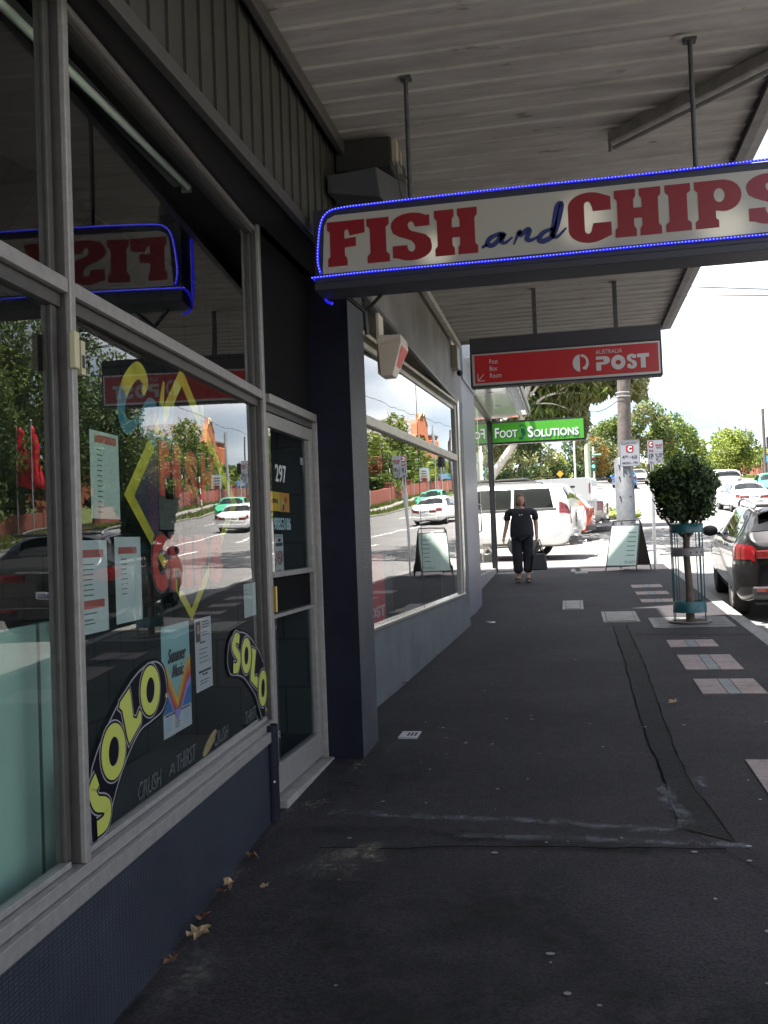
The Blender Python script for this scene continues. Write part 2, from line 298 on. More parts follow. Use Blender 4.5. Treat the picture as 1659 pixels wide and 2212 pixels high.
# lane markings
def marking(name,x,y0,y1,wd=.11,dash=None,seg=3):
    mb=MB()
    y=y0
    while y<y1:
        e=min(y1,y+(dash[0] if dash else 6)); ys=[y,(y+e)/2,e]
        V=[(x+s*wd/2,q,gz(q)-KH+.006) for q in ys for s in (-1,1)]
        mb.add(V,[(0,1,3,2),(2,3,5,4)],whitemk); y=e+(dash[1] if dash else 0)
    return mb.build(name,kind='structure')
marking('lane_line',6.66,-30,33); marking('lane_line',9.9,-30,33,dash=None); marking('lane_line',8.6,36,64); marking('lane_line',12.0,-30,130,dash=(3,9)); marking('lane_line',5.2,60,200,dash=(3,6)); marking('lane_line',8.8,66,200)
mb=MB()
for a,b in (((6.33,37.9),(6.1,39.2)),((6.1,39.2),(6.35,39.7)),((6.35,39.7),(6.2,41))):
    mb.add([(a[0],a[1],gz(a[1])-KH+.007),(a[0]+.14,a[1],gz(a[1])-KH+.007),(b[0]+.14,b[1],gz(b[1])-KH+.007),(b[0],b[1],gz(b[1])-KH+.007)],[(0,1,2,3)],whitemk)
mb.build('worn_arrow',kind='structure')
def gsheet(mb,pts,m,dz=.004): # polygon on the footpath
    mb.add([(x,y,gz(y)+dz) for x,y in pts],[tuple(range(len(pts)))],m)
# trench patch
mb=MB(); L=[(.43,4.62),(.445,5.3),(.425,6.05),(.42,7.1),(.43,8.2),(.444,9.2),(.44,10.5),(.446,11.95)]; Rg=[(.66,4.45),(.57,5.37),(.568,6.16),(.585,7.25),(.60,8.2),(.613,9.22),(.60,10.5),(.606,11.93)]
Lj=[];Rj=[]
for i in range(len(L)-1):
    for j in range(6):
        t=j/6; Lj.append((L[i][0]*(1-t)+L[i+1][0]*t+random.uniform(-.008,.008),L[i][1]*(1-t)+L[i+1][1]*t)); Rj.append((Rg[i][0]*(1-t)+Rg[i+1][0]*t+random.uniform(-.008,.008),Rg[i][1]*(1-t)+Rg[i+1][1]*t))
for i in range(len(Lj)-1): gsheet(mb,[Lj[i],Rj[i],Rj[i+1],Lj[i+1]],MATS['patch_asphalt'])
mb.build('trench_patch',kind='structure')
tar=mat('tar_seam',(.004,.004,.004),.95,spec=.05)
mb=MB()
for S_ in (Lj,Rj):
    for i in range(len(S_)-1):
        a,b=S_[i],S_[i+1]; w_=random.uniform(.0015,.005); gsheet(mb,[(a[0]-w_,a[1]),(a[0]+w_,a[1]),(b[0]+w_,b[1]),(b[0]-w_,b[1])],tar,.008)
for (x0,y0,x1,y1,w_) in ((-1.2,4.22,.6,4.36,.006),(.66,10.9,1.9,10.75,.01),(-.3,13.3,.3,13.7,.012),(.2,16.6,1.2,16.7,.01),(-1.0,8.8,-.7,9.0,.004),(.45,4.6,.75,4.0,.004)):
    pts=[(x0+(x1-x0)*i/14,y0+(y1-y0)*i/14+random.uniform(-.02,.02)) for i in range(15)]
    for i in range(14):
        a,b=pts[i],pts[i+1]; gsheet(mb,[(a[0],a[1]-w_),(a[0],a[1]+w_),(b[0],b[1]+w_),(b[0],b[1]-w_)],tar,.009)
mb.build('footpath_cracks',kind='structure')
def stainmat(name,col,dens=.5,nscale=6,edge=True,stretch=(1,1,1)):
    m=bpy.data.materials.new(name); m.use_nodes=True; t=m.node_tree; b=t.nodes['Principled BSDF']; b.inputs['Base Color'].default_value=(*col,1); b.inputs['Roughness'].default_value=.9
    g=N(t,'ShaderNodeTexCoord'); mpn=N(t,'ShaderNodeMapping'); mpn.inputs['Scale'].default_value=stretch; t.links.new(g.outputs['Object'],mpn.inputs[0]); n=N(t,'ShaderNodeTexNoise'); n.inputs['Scale'].default_value=nscale; n.inputs['Detail'].default_value=8; n.inputs['Roughness'].default_value=.75; t.links.new(mpn.outputs[0],n.inputs['Vector'])
    r=N(t,'ShaderNodeMapRange'); r.inputs['From Min'].default_value=.42; r.inputs['From Max'].default_value=.75; r.inputs['To Max'].default_value=dens; t.links.new(n.outputs[0],r.inputs[0])
    uv=N(t,'ShaderNodeSeparateXYZ'); t.links.new(g.outputs['UV'],uv.inputs[0]) # uv.x = 0 centre .. 1 edge
    om=N(t,'ShaderNodeMath',operation='SUBTRACT',use_clamp=True); om.inputs[0].default_value=1; t.links.new(uv.outputs[0],om.inputs[1])
    mu=N(t,'ShaderNodeMath',operation='MULTIPLY',use_clamp=True); t.links.new(r.outputs[0],mu.inputs[0]); t.links.new(om.outputs[0],mu.inputs[1])
    m2=N(t,'ShaderNodeMath',operation='MULTIPLY',use_clamp=True); m2.inputs[1].default_value=1.6; t.links.new(mu.outputs[0],m2.inputs[0])
    t.links.new(m2.outputs[0],b.inputs['Alpha']); return m
chalk=stainmat('chalk_mark',(.19,.205,.225),.6,9); dust=stainmat('plaster_dust',(.30,.27,.21),.9,26); grime=stainmat('grime_and_shade',(.008,.008,.006),.9,3); pale=stainmat('pale_scuff',(.16,.15,.13),.6,22)  # grime serves real dirt and the painted shade near the camera
def stain_line(name,pts,w_,m,dz=.011):
    P=cat(pts,8); V=[];U=[];F=[]
    for i,p in enumerate(P):
        a=np.array(P[min(i+1,len(P)-1)])-np.array(P[max(i-1,0)]); a/=np.linalg.norm(a); n=(-a[1],a[0]); ww=w_*(1+.35*math.sin(i*1.7))
        e=1 if i in (0,len(P)-1) else 0
        for s,u in ((-1,1),(0,e),(1,1)): x=p[0]+n[0]*ww*s; y=p[1]+n[1]*ww*s; V.append((x,y,gz(y)+dz)); U.append(u)
    for i in range(len(P)-1):
        for j in (0,1): F.append((i*3+j,(i+1)*3+j,(i+1)*3+j+1,i*3+j+1))
    mb=MB().add(V,F,m); o=mb.build(name,kind='structure'); l=o.data.uv_layers.new(name='UVMap')
    for lp in o.data.loops: l.data[lp.index].uv=(U[lp.vertex_index],0)
    return o
def stain_blob(name,c,rx,ry,m,dz=.012,wall=None):
    V=[];U=[];F=[]; n=20; rings=4
    for i in range(rings+1):
        for j in range(n):
            a=2*math.pi*j/n; k=i/rings*(1+.25*math.sin(3*a+c[0]*9)+.12*math.sin(7*a)); x=c[0]+rx*k*math.cos(a); y=c[1]+ry*k*math.sin(a); V.append((x,y,gz(y)+dz)); U.append(i/rings)
    for i in range(rings):
        for j in range(n): F.append((i*n+j,(i+1)*n+j,(i+1)*n+(j+1)%n,i*n+(j+1)%n))
    o=MB().add(V,F,m).build(name,kind='structure'); l=o.data.uv_layers.new(name='UVMap')
    for lp in o.data.loops: l.data[lp.index].uv=(U[lp.vertex_index],0)
    return o
stain_line('chalk_line',[(-1.3,4.74),(-.82,4.68),(-.3,4.66),(.1,4.6),(.38,4.57),(.47,4.75),(.43,5.0),(.44,5.3)],.055,chalk)
stain_line('chalk_line',[(-.6,4.42),(0,4.42),(.35,4.40),(.62,4.39),(.72,4.38)],.045,chalk)
stain_blob('chalk_smudge',(.62,5.35),.05,.16,chalk); stain_blob('plaster_spill',(-.98,4.17),.14,.14,dust,.013); stain_blob('plaster_spill',(-1.1,4.0),.22,.22,pale,.0135)
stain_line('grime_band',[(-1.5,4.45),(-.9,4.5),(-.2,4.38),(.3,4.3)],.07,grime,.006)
for c,rx,ry in (((-.6,2.9),.5,.5),((-1.0,3.5),.3,.5),((-.3,3.6),.5,.4),((.2,2.9),.6,.5),((-1.25,5.3),.3,.5),((-.9,2.3),.5,.5)): stain_blob('shade_patch',c,rx,ry,grime,.0065)  # dark patches paint the deeper shade of the near footpath
for c,rx,ry in (((-1.33,3.0),.12,.35),((-1.3,2.45),.12,.3),((-1.4,4.85),.08,.12),((-1.33,5.6),.06,.12),((-1.2,6.1),.05,.2)): stain_blob('mortar_smear',c,rx,ry,pale,.0115)
for k in range(9): stain_blob('edge_dirt',(-1.40-.012*k,1.6+.38*k),.05,.22,grime if k%2 else pale,.0105+.0003*k)
# chewing gum spots
gum=mat('gum_spot',(.2,.2,.19),.8,noise=.2)
mb=MB()
for i in range(110):
    x,y=random.uniform(-1.1,1.5),random.uniform(1.8,14)
    if random.random()<.6: y=random.uniform(2,7)
    rr=random.uniform(.005,.013); st=random.uniform(.6,1.5); mb.add([(x+rr*math.cos(a)*st,y+rr*math.sin(a),gz(y)+.0045+.002*(1 if 0 else 1)) for a in [k*math.pi/4 for k in range(8)]],[tuple(range(8))],gum)
mb.build('gum_spots',kind='stuff')
# inlaid paving panels
for k,(x0,x1,y0,y1) in enumerate(((.94,1.43,16.0,16.5),(.94,1.43,14.95,15.4),(.94,1.43,13.95,14.35),(.935,1.415,10.02,10.48),(.945,1.44,8.78,9.55),(.95,1.44,7.75,8.36),(.93,1.42,5.1,5.82))):
    p=empty('paving_inlay',(x0,y0,gz(y0)),['pink and grey paving panel farthest, beyond the tree','second farthest pink and grey paving panel, beyond the tree','pink and grey paving panel just behind the tree guard','narrow paving panel directly in front of the tree grate','larger paving panel second in front of the tree grate','paving panel third in front of the tree grate','nearest paving panel cut by the right edge of the photo'][k],'paving panel','inlaid paving panels along the footpath')
    xm=[x0,x0+(x1-x0)*.4,x0+(x1-x0)*.6,x1]; ym=[y0,(y0+y1)/2,y1]
    for i in range(3):
        for j in range(2):
            mb=MB(); a,b,c,d=xm[i]+.003,xm[i+1]-.003,ym[j]+.003,ym[j+1]-.003
            V=[(a-x0,c-y0,gz(c)-gz(y0)+.008),(b-x0,c-y0,gz(c)-gz(y0)+.008),(b-x0,d-y0,gz(d)-gz(y0)+.008),(a-x0,d-y0,gz(d)-gz(y0)+.008)]
            mb.add(V+[(q[0],q[1],q[2]-.03) for q in V],[(0,1,2,3),(0,4,5,1),(1,5,6,2),(2,6,7,3),(3,7,4,0)],MATS['paver_blue' if i==1 else 'paver_pink']).build('tile',p)
# hatches
def hatch(x0,x1,y0,y1,label,cat,m=MATS['concrete'],slots=True):
    p=empty('access_cover',(x0,y0,gz(y0)),label,cat); s=(gz(y1)-gz(y0))/(y1-y0); f=lambda x,y,z:(x,y,z+y*s)
    MB().box((0,0,-.03),(x1-x0,y1-y0,.012),MATS['concrete'],f).build('rim',p); MB().box((.05,.05,-.02),(x1-x0-.05,y1-y0-.05,.018),m,f).build('lid',p)
    mb=MB()
    for a,b,c,d in ((.04,.04,.05,y1-y0-.04),(x1-x0-.05,.04,x1-x0-.04,y1-y0-.04),(.04,y1-y0-.05,x1-x0-.04,y1-y0-.04),(.04,.04,x1-x0-.04,.05)): mb.box((a,b,0),(c,d,.0145),inkd,f)
    mb.box(((x1-x0)*.22,.2,0),((x1-x0)*.28,.24,.0195),inkd,f); mb.build('lid_gap',p)
hatch(-.17,.12,13.3,14.35,'square concrete cover in the middle of the footpath','access cover')
hatch(.34,.78,11.95,12.95,'concrete cover with a broken dark edge left of the tree grate','access cover')
hatch(.04,.28,19.0,19.5,'small far cover in the shade edge beyond the person','access cover')
p=empty('meter_cover',(-1.21,6.3,gz(6.4)),'small pale metal cover on the footpath beside the navy column','meter cover'); MB().box((0,0,-.02),(.13,.2,.008),galv).build('lid',p); mb=MB()
for i in range(3): mb.box((.05+.025*i,.05,0),(.065+.025*i,.15,.0095),inkd)
mb.build('slot',p)
MB().lathe((-1.07,12.2,gz(12.2)),[(0,.006),(.06,.006),(.06,-.02)],galv).build('valve_cover',label='small round metal cover by the far end of the post office wall',cat='valve cover')

# ---------------- fish shop (near building) ----------------
A=R(3.5); GD=Vector((-math.sin(A),math.cos(A),0)); GN=Vector((math.cos(A),math.sin(A),0)); GP=Vector((-1.55,4.5,0))-GN*.04
gf=frame(GP,GD,(0,0,1),GN) # u along the glass, v = height, w = outward
shop=empty('takeaway_shop',(0,0,0),'takeaway shop with dark siding, aluminium windows and navy tiled base','building')
def uvg(v):
    d=v-GP; return (d.dot(GD),v.z)
mb=MB()
ys=[-7,-4,-2.4,-1,.0,.215]
V=[];F=[]
for u in ys: 
    b=gf(u,0,.045); V+=[gf(u,gz(b.y)-.1,.045),gf(u,.495,.045),gf(u,.495,-.15)]
for i in range(len(ys)-1):
    for j in (0,1): F.append((i*3+j,(i+1)*3+j,(i+1)*3+j+1,i*3+j+1))
mb.add(V,F,MATS['navy_tile']); mb.add([gf(.215,-.1,.045),gf(.215,.495,.045),gf(.215,.495,-.3),gf(.215,-.1,-.3)],[(0,1,2,3)],MATS['navy_tile']); mb.build('stall_riser',shop,uv=uvg)
def fbox(name,u0,u1,v0,v1,w0,w1,m,par=shop,bev=.002,fr=None): return MB().box((u0,v0,w0),(u1,v1,w1),m,fr or gf).build(name,par,bev=bev)
fbox('window_sill',-7,.216,.497,.547,-.03,.062,alu); fbox('window_sill',-7,.214,.549,.585,-.03,.04,alu)
def pane(name,u0,u1,v0,v1,par=shop,fr=None,w=-.006,mat_=None,**k):
    f=fr or gf; mb=MB(); P=[f(u0,v0,w),f(u1,v0,w),f(u1,v1,w),f(u0,v1,w),f(u0,v0,w-.006),f(u1,v0,w-.006),f(u1,v1,w-.006),f(u0,v1,w-.006)]
    mb.add(P,[(0,1,2,3)],mat_ or GL); mb.add(P,[(4,7,6,5),(0,4,5,1),(1,5,6,2),(2,6,7,3),(3,7,4,0)],CLEAR); return mb.build(name,par,**k)
# mullions (front bar, deep side)
for (u0,u1) in ((-1.955,-1.921),(.242,.284),(-6.0,-5.93)):
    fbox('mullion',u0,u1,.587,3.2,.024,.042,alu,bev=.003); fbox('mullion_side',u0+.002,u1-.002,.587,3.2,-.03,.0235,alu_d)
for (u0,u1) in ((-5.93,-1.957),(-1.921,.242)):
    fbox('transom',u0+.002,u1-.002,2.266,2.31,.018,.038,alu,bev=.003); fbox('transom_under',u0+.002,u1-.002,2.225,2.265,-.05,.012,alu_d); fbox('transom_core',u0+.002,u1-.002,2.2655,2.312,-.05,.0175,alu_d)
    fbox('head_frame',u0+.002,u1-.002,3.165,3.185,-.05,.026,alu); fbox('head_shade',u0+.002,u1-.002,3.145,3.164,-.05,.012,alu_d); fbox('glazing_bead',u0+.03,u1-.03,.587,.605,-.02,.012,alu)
for (u0,u1) in ((-5.93,-1.957),(-1.93,.25)):
    pane('window_pane',u0,u1,.59,2.225); pane('window_pane',u0,u1,2.314,3.145)
for (u0,u1) in ((.205,.238),(-2.0,-1.966)): fbox('jamb',u0,u1,.606,3.144,-.03,.002,alu_d)
# doorway
df=frame((-1.59,4.9,0),(0,1,0),(0,0,1),(1,0,0))
dp=shop
fbox('door_frame',-.11,-.062,.12,3.2,-.06,.004,alu,fr=df,bev=.003); fbox('door_frame',.885,.985,.14,2.262,-.08,.03,alu,fr=df,bev=.003)
fbox('door_frame',.955,.985,2.31,3.2,-.06,.02,alu_d,fr=df); fbox('transom',-.06,.985,2.262,2.31,-.06,.03,alu,fr=df,bev=.003); fbox('transom_under',-.06,.883,2.222,2.26,-.08,.0,alu_d,fr=df)
fbox('threshold',-.10,.9,gz(5)-.1,gz(5)+.035,-.2,.065,MATS['concrete'],fr=df,bev=.006)
fbox('upper_panel',-.06,.953,2.312,3.2,-.03,-.01,darkpl,fr=df); fbox('upper_trim',-.1,1.1,3.2,3.225,-.04,.04,alu_d,fr=df)
door=MB().box((-.058,.16,-.05),(-.012,2.215,-.002),alu,df).box((.815,.16,-.05),(.88,2.215,-.002),alu,df).box((-.01,.16,-.05),(.813,.31,-.002),alu,df).box((-.01,2.14,-.05),(.813,2.215,-.002),alu,df).box((-.01,1.315,-.05),(.813,1.345,.002),alu,df).box((-.01,1.095,-.05),(.813,1.115,.002),alu,df).build('door',shop,bev=.002)
fbox('door_panel',-.009,.812,1.117,1.313,-.04,-.03,darkpl,door,fr=df); pane('door_pane',-.01,.813,.31,1.095,door,df,-.014); pane('door_pane',-.01,.813,1.345,2.14,door,df,-.014)
fbox('door_handle',-.03,-.015,1.13,1.27,-.028,.02,mat('brass',(.5,.36,.12),.35,.8),door,fr=df,bev=.004)
mb=MB(); mb.tube([df(.45,.22,-.0125),df(.45,.22,-.009)],.012,chrome); mb.build('door_lock',door)
# door lettering and notices
vin=mat('white_vinyl',(.36,.36,.36),.6); vinb=mat('pale_blue_vinyl',(.17,.27,.29),.6)
mb=MB(); txt(mb,'297',df,vin,(.12,1.845,.32,1.945),-.013,bold=.012); mb.build('house_number',label='white number 297 on the glass door',cat='door number')
mb=MB(); txt(mb,'98853186',df,vinb,(.066,1.575,.38,1.645),-.013,bold=.01); mb.build('phone_number',label='pale blue phone number 98853186 on the door glass',cat='phone number')
p=empty('open_sign',(0,0,0),'yellow and orange OPEN sign hanging behind the door glass','open sign')
ys_=mat('yellow_card',(.5,.33,.015),.6); og=mat('orange_card',(.5,.2,.015),.6)
MB().box((.03,1.682,-.03),(.225,1.79,-.025),ys_,df).build('open_card',p); MB().box((.227,1.68,-.03),(.41,1.79,-.025),og,df).build('picture_card',p)
mb=MB(); txt(mb,'OPEN',df,inkd,(.07,1.725,.18,1.75),-.0245,bold=.02); mb.build('lettering',p)
mb=MB(); shape(mb,[ell(.27,1.72,.03,.028)],df,mat('cream_ink',(.4,.33,.2),.7),-.0245); shape(mb,[ell(.28,1.705,.015,.02)],df,inkd,-.022); shape(mb,[[(.31,1.75),(.34,1.77),(.36,1.745),(.33,1.73)]],df,mat('brown_ink',(.2,.08,.02),.7),-.0245); mb.build('picture',p)
p=empty('no_smoking_notice',(0,0,0),'tall white NO SMOKING notice with red ring on the door','notice')
MB().box((.11,1.335,-.03),(.26,1.552,-.025),paperw,df).build('sheet',p)
mb=MB(); txt(mb,'NO\nSMOKING',df,inkd,(.125,1.485,.245,1.528),-.024,align='CENTER',bold=.03); mb.box((.13,1.535,-.0245),(.24,1.546,-.0235),mat('grey_ink',(.2,.22,.25),.7),df)
shape(mb,[ell(.187,1.42,.04,.04),ell(.187,1.42,.031,.031)],df,inkr,-.024); mb.add([df(.160,1.442,-.021),df(.165,1.447,-.021),df(.214,1.398,-.021),df(.209,1.393,-.021)],[(0,1,2,3)],inkr); mb.box((.165,1.415,-.0245),(.205,1.422,-.0235),inkd,df)
mb.box((.125,1.37,-.0245),(.13,1.46,-.0235),inkd,df); mb.box((.243,1.37,-.0245),(.248,1.46,-.0235),inkr,df); mb.box((.14,1.347,-.0245),(.2,1.352,-.0235),inkd,df); mb.build('lettering',p)
MB().box((.745,1.985,-.05),(.80,2.03,-.044),paperw,df).build('alarm_sticker',label='small pale square sticker high on the door glass',cat='sticker')
# column between the shops (dark navy, tiled street face)
def uvx(v): return (v.x if abs(v.x)<0 else v.y+v.x,v.z)
mb=MB(); x0,x1,y0,y1=-1.62,-1.335,5.79,6.25
V=[(x0,y0,0),(x1,y0,0),(x1,y1,0),(x0,y1,0),(x0,y0,3.2),(x1,y0,3.2),(x1,y1,3.2),(x0,y1,3.2)]
mb.add(V,[(0,1,5,4)],navy).add(V,[(1,2,6,5),(2,3,7,6)],MATS['grey_tile']); mb.build('column',shop,uv=uvx)
# soffit, siding, upper wall
FX=-1.3
MB().box((-2.3,-7,3.2),(FX-.03,5.8,3.215),mat('dark_soffit',(.018,.016,.016),.8)).build('recess_soffit',shop)
MB().box((FX-.03,-7,3.15),(FX+.005,6.4,3.21),alu_d).build('siding_trim',shop,bev=.002)
mb=MB(); y=-7
while y<6.3:
    mb.box((FX-.03,y,3.212),(FX-.012,y+.15,3.86),siding).box((FX-.03,y+.135,3.212),(FX,y+.15,3.86),siding); y+=.15
mb.build('siding',shop)
MB().box((FX-.03,-7,3.861),(FX+.03,6.3,3.898),alu_d).build('cornice',shop,bev=.002)
mb=MB(); W0=-1.36; mb.box((-9,-7.2,3.22),(W0,12.2,9.2),MATS['cream_brick']); mb.build('upper_wall',shop,uv=lambda v:(v.y+v.x,v.z))
MB().box((W0-.3,-7.25,9.2),(W0+.12,12.25,9.45),MATS['concrete']).build('parapet',shop)
for k,y in enumerate((-5,-2,1,4,7.5,10.5)):
    f=MB().box((W0-.02,y-.65,5.2),(W0+.06,y+.65,7.2),mat('cream_frame',(.5,.48,.42),.6)).build('upstairs_window',shop); MB().box((W0+.03,y-.58,5.27),(W0+.075,y+.58,6.2),CG).box((W0+.03,y-.58,6.26),(W0+.075,y+.58,7.13),CG).build('glazing',f)
# interior
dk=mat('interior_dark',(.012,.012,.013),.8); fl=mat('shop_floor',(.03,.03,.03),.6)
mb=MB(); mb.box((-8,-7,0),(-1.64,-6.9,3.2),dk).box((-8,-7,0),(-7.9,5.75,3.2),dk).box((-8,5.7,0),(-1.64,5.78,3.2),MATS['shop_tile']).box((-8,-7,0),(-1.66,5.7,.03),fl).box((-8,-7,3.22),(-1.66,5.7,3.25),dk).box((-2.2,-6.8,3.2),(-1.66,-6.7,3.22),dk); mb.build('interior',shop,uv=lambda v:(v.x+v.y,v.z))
MB().box((-2.7,3.0,.03),(-2.5,5.6,1.15),MATS['shop_tile']).build('counter',shop,uv=lambda v:(v.x+v.y,v.z))
# display ledge behind glass
MB().box((-5.9,.4,-.5),(.28,.5,-.02),mat('ledge',(.12,.13,.13),.6),gf).build('display_ledge',shop)
# teal partition behind the left pane
teal=mat('teal_sheet',(.24,.36,.32),.6,noise=.06,nscale=2)
p=empty('partition_screen',(0,0,0),'pale teal panels standing behind the left shop window','partition')
MB().box((-6,.5,-.14),(-1.907,1.285,-.12),teal,gf).build('panel',p); MB().box((-1.893,.5,-.145),(-1.69,1.285,-.125),teal,gf).build('panel',p); MB().box((-1.909,.5,-.13),(-1.891,1.285,-.119),mat('seam_grey',(.05,.08,.07),.6),gf).build('seam',p)
# fluorescent tube inside the high pane
tubem=mat('lamp_tube',(.75,.78,.72),.3); p=empty('tube_lamp',(0,0,0),'long unlit fluorescent tube lamp behind the high window pane','lamp')
gi=frame(GP-GN*.3,GD,(0,0,1),GN)
mb=MB(); mb.tube([gi(-1.3,3.345,0),gi(.1,3.395,0)],.019,tubem,seg=12); 
def uplamp(z): return z
mb=MB().tube([gf(-2.6,3.115,-.13),gf(-.36,3.19,-.13)],.016,tubem,seg=12); mb.build('tube',p); MB().box((-2.6,3.196,-.2),(-.36,3.199,-.13),mat('batten_white',(.3,.3,.28),.5),gf).build('batten',p,bev=.004); MB().box((-.365,3.165,-.16),(-.35,3.199,-.115),mat('batten_white',(.3,.3,.28),.5),gf).build('end_cap',p)
# window posters and decals -- all on the inside face of the glass
pi=-.016
def poster(u0,u1,v0,v1,label,items,m=paper,name='poster',skew=0):
    p=empty(name,(0,0,0),label,'poster')
    fr=lambda u,v,w_=0: gf(u,v+skew*(u-u0),w_)
    MB().box((u0,v0,pi-.001),(u1,v1,pi),m,fr).build('sheet',p)
    mb=MB()
    for it in items:
        if it[0]=='r': mb.box((u0+it[1],v1-it[2]-it[4],pi+.0005),(u0+it[1]+it[3],v1-it[2],pi+.0015),it[5],fr)
        elif it[0]=='t': txt(mb,it[1],fr,it[6],(u0+it[2],v1-it[3]-it[5],u0+it[2]+it[4],v1-it[3]),pi+.0016,bold=.01,**(it[7] if len(it)>7 else {}))
    mb.build('printing',p); return p
def lines(x,y0,n,dy,w_,h=.003,m=inkd,jit=.3): return [('r',x,y0+i*dy,w_*(1-jit*random.random()),h,m) for i in range(n)]
poster(-1.835,-1.625,1.238,1.533,'white menu sheet with two red bands against the mullion',[('r',.03,.03,.15,.025,inkr),('r',.03,.19,.15,.026,inkr)]+lines(.03,.075,6,.016,.08)+lines(.03,.23,1,.01,.09)+lines(.03,.172,1,.01,.08)+lines(.03,.25,2,.012,.08))
poster(-1.563,-1.34,1.248,1.543,'white menu sheet with one red band, right of its twin',[('r',.03,.035,.155,.023,inkr)]+lines(.05,.075,8,.017,.05))
poster(-1.73,-1.508,1.603,1.89,'tall pale green menu sheet with faded red band, highest in the window',[('r',.035,.012,.165,.026,inkr)]+lines(.05,.06,13,.017,.04),mat('paper_green',(.30,.39,.35),.7))
poster(-.05,.165,1.137,1.305,'blank pale sheet low at the corner of the window',lines(.02,.03,3,.02,.05))
poster(-.79,-.575,.89,1.195,'white typed notice with a small portrait photo in one corner',[('r',.012,.012,.055,.085,mat('photo_dark',(.04,.03,.03),.6)),('r',.025,.025,.03,.04,skin),]+lines(.10,.015,3,.012,.09,.004)+lines(.09,.06,2,.012,.1)+lines(.06,.1,1,.01,.09,.006)+lines(.045,.13,4,.018,.13)+[('t','SATURDAY 11 FEBRUARY\n9am - 2pm',.03,.22,.16,.025,inkd,dict(align='CENTER'))]+lines(.05,.262,2,.012,.12),paperw)
# summer music poster with v-shaped rainbow
p=poster(-1.17,-.86,.778,1.199,'Summer Music poster with rainbow V shapes on pale blue',[('t','Summer',.06,.09,.2,.055,inkd,dict(shear=.4)),('t','Music',.10,.155,.13,.05,inkd,dict(shear=.4)),]+lines(.02,.337,1,.01,.27,.006,inkd,0)+lines(.02,.352,6,.009,.07,.003,mat('ink_blue',(.1,.3,.5),.7))+lines(.12,.352,6,.009,.06,.003)+lines(.22,.352,6,.009,.06,.003,mat('ink_blue',(.1,.3,.5),.7)),mat('poster_blue',(.17,.31,.33),.6))
mb=MB(); cols=[mat('v_yellow',(.45,.28,.02),.6),mat('v_orange',(.42,.13,.015),.6),mat('v_red',(.35,.035,.02),.6),mat('v_violet',(.2,.16,.45),.6),mat('v_blue',(.015,.09,.26),.6)]
vb=.868
for i in range(5):
    t0=1.06-.028*i; lo_=1.0-.028*i if 0 else None
    a=[(-1.17,t0),(-1.12,t0-.02),(-1.07,t0-.09),(-1.02,t0-.17+.02),(-.97,t0-.09),(-.91,t0-.02),(-.86,t0)]
    b=[(-.86,max(vb,t0-.03)),(-.91,max(vb,t0-.05)),(-.97,max(vb,t0-.12)),(-1.02,max(vb,t0-.19)),(-1.07,max(vb,t0-.12)),(-1.12,max(vb,t0-.05)),(-1.17,max(vb,t0-.03))]
    if i==4: b=[(-.86,vb),(-1.17,vb)]; a=[(x,max(y,vb)) for x,y in a]
    aa=a+b if i==4 else a+b
    shape(mb,[aa],gf,cols[i],pi+.0008+.0003*i,.0006)
mb.box((-1.17,.778,pi+.0004),(-.86,.866,pi+.0012),paperw,gf); mb.build('rainbow',p)
MB().box((-1.212,1.744,pi-.001),(-1.07,1.787,pi),mat('orange_paper',(.6,.16,.02),.6),gf).box((-1.068,1.742,pi-.001),(-1.058,1.775,pi),paperw,gf).build('orange_notice',label='small orange notice stuck over the diamond painting',cat='notice')
p=empty('window_sensor',(0,0,0),'cream plastic alarm sensor box on the aluminium mullion','sensor'); cr_=mat('cream_plastic',(.42,.38,.25),.5)
MB().box((-1.975,2.04,.0425),(-1.945,2.15,.062),cr_,gf).build('case',p,bev=.003); MB().box((-1.868,2.04,.002),(-1.84,2.145,.03),cr_,gf).box((-1.864,2.06,.0302),(-1.848,2.1,.032),inkd,gf).build('magnet',p,bev=.002)
# --- SOLO decals
dkd=mat('decal_black',(.003,.0035,.008),.6,spec=.1); wh=mat('decal_white',(.22,.22,.24),.5)
def banner(mb,outer,off):
    c=cat(outer,8,True); cx=sum(p[0] for p in c)/len(c); shape(mb,[c],gf,dkd,off,.0008); k=len(c)
    # white keyline inset
    P=[np.array(q) for q in c]; ins=[]
    for i in range(k):
        d=P[(i+1)%k]-P[i-1]; d/=max(np.linalg.norm(d),1e-9); ins.append(P[i]+np.array([d[1],-d[0]])*(-.012))
    area=sum(P[i][0]*P[(i+1)%k][1]-P[(i+1)%k][0]*P[i][1] for i in range(k)); s=1 if area>0 else -1
    A1=[]; B1=[]
    for i in range(k):
        d=P[(i+1)%k]-P[i-1]; d/=max(np.linalg.norm(d),1e-9); nn=np.array([-d[1],d[0]])*s; A1.append(P[i]+nn*.010); B1.append(P[i]+nn*.016)
    V=[gf(*a,off+.0014) for a in A1]+[gf(*a,off+.0014) for a in B1]; mb.add(V,[(i,(i+1)%k,k+(i+1)%k,k+i) for i in range(k)],wh)
def letO(mb,cx,cy,rx,ry,rot,off):
    shape(mb,[ell(cx,cy,rx+.012,ry+.012,rot=rot)],gf,wh,off,.0005); shape(mb,[ell(cx,cy,rx+.007,ry+.007,rot=rot)],gf,dkd,off+.0007,.0005); shape(mb,[ell(cx,cy,rx,ry,rot=rot),ell(cx,cy,rx*.42,ry*.52,rot=rot)],gf,yel,off+.0014,.0006)
    mb.add([gf(x,y,off+.0022) for x,y in ell(cx+.006,cy,rx*.42,ry*.5,14,rot,-1.6,1.4)]+[gf(x,y,off+.0022) for x,y in ell(cx+.001,cy,rx*.42,ry*.5,14,rot,-1.6,1.4)],[(i,i+1,15+i,14+i) for i in range(13)],wh)
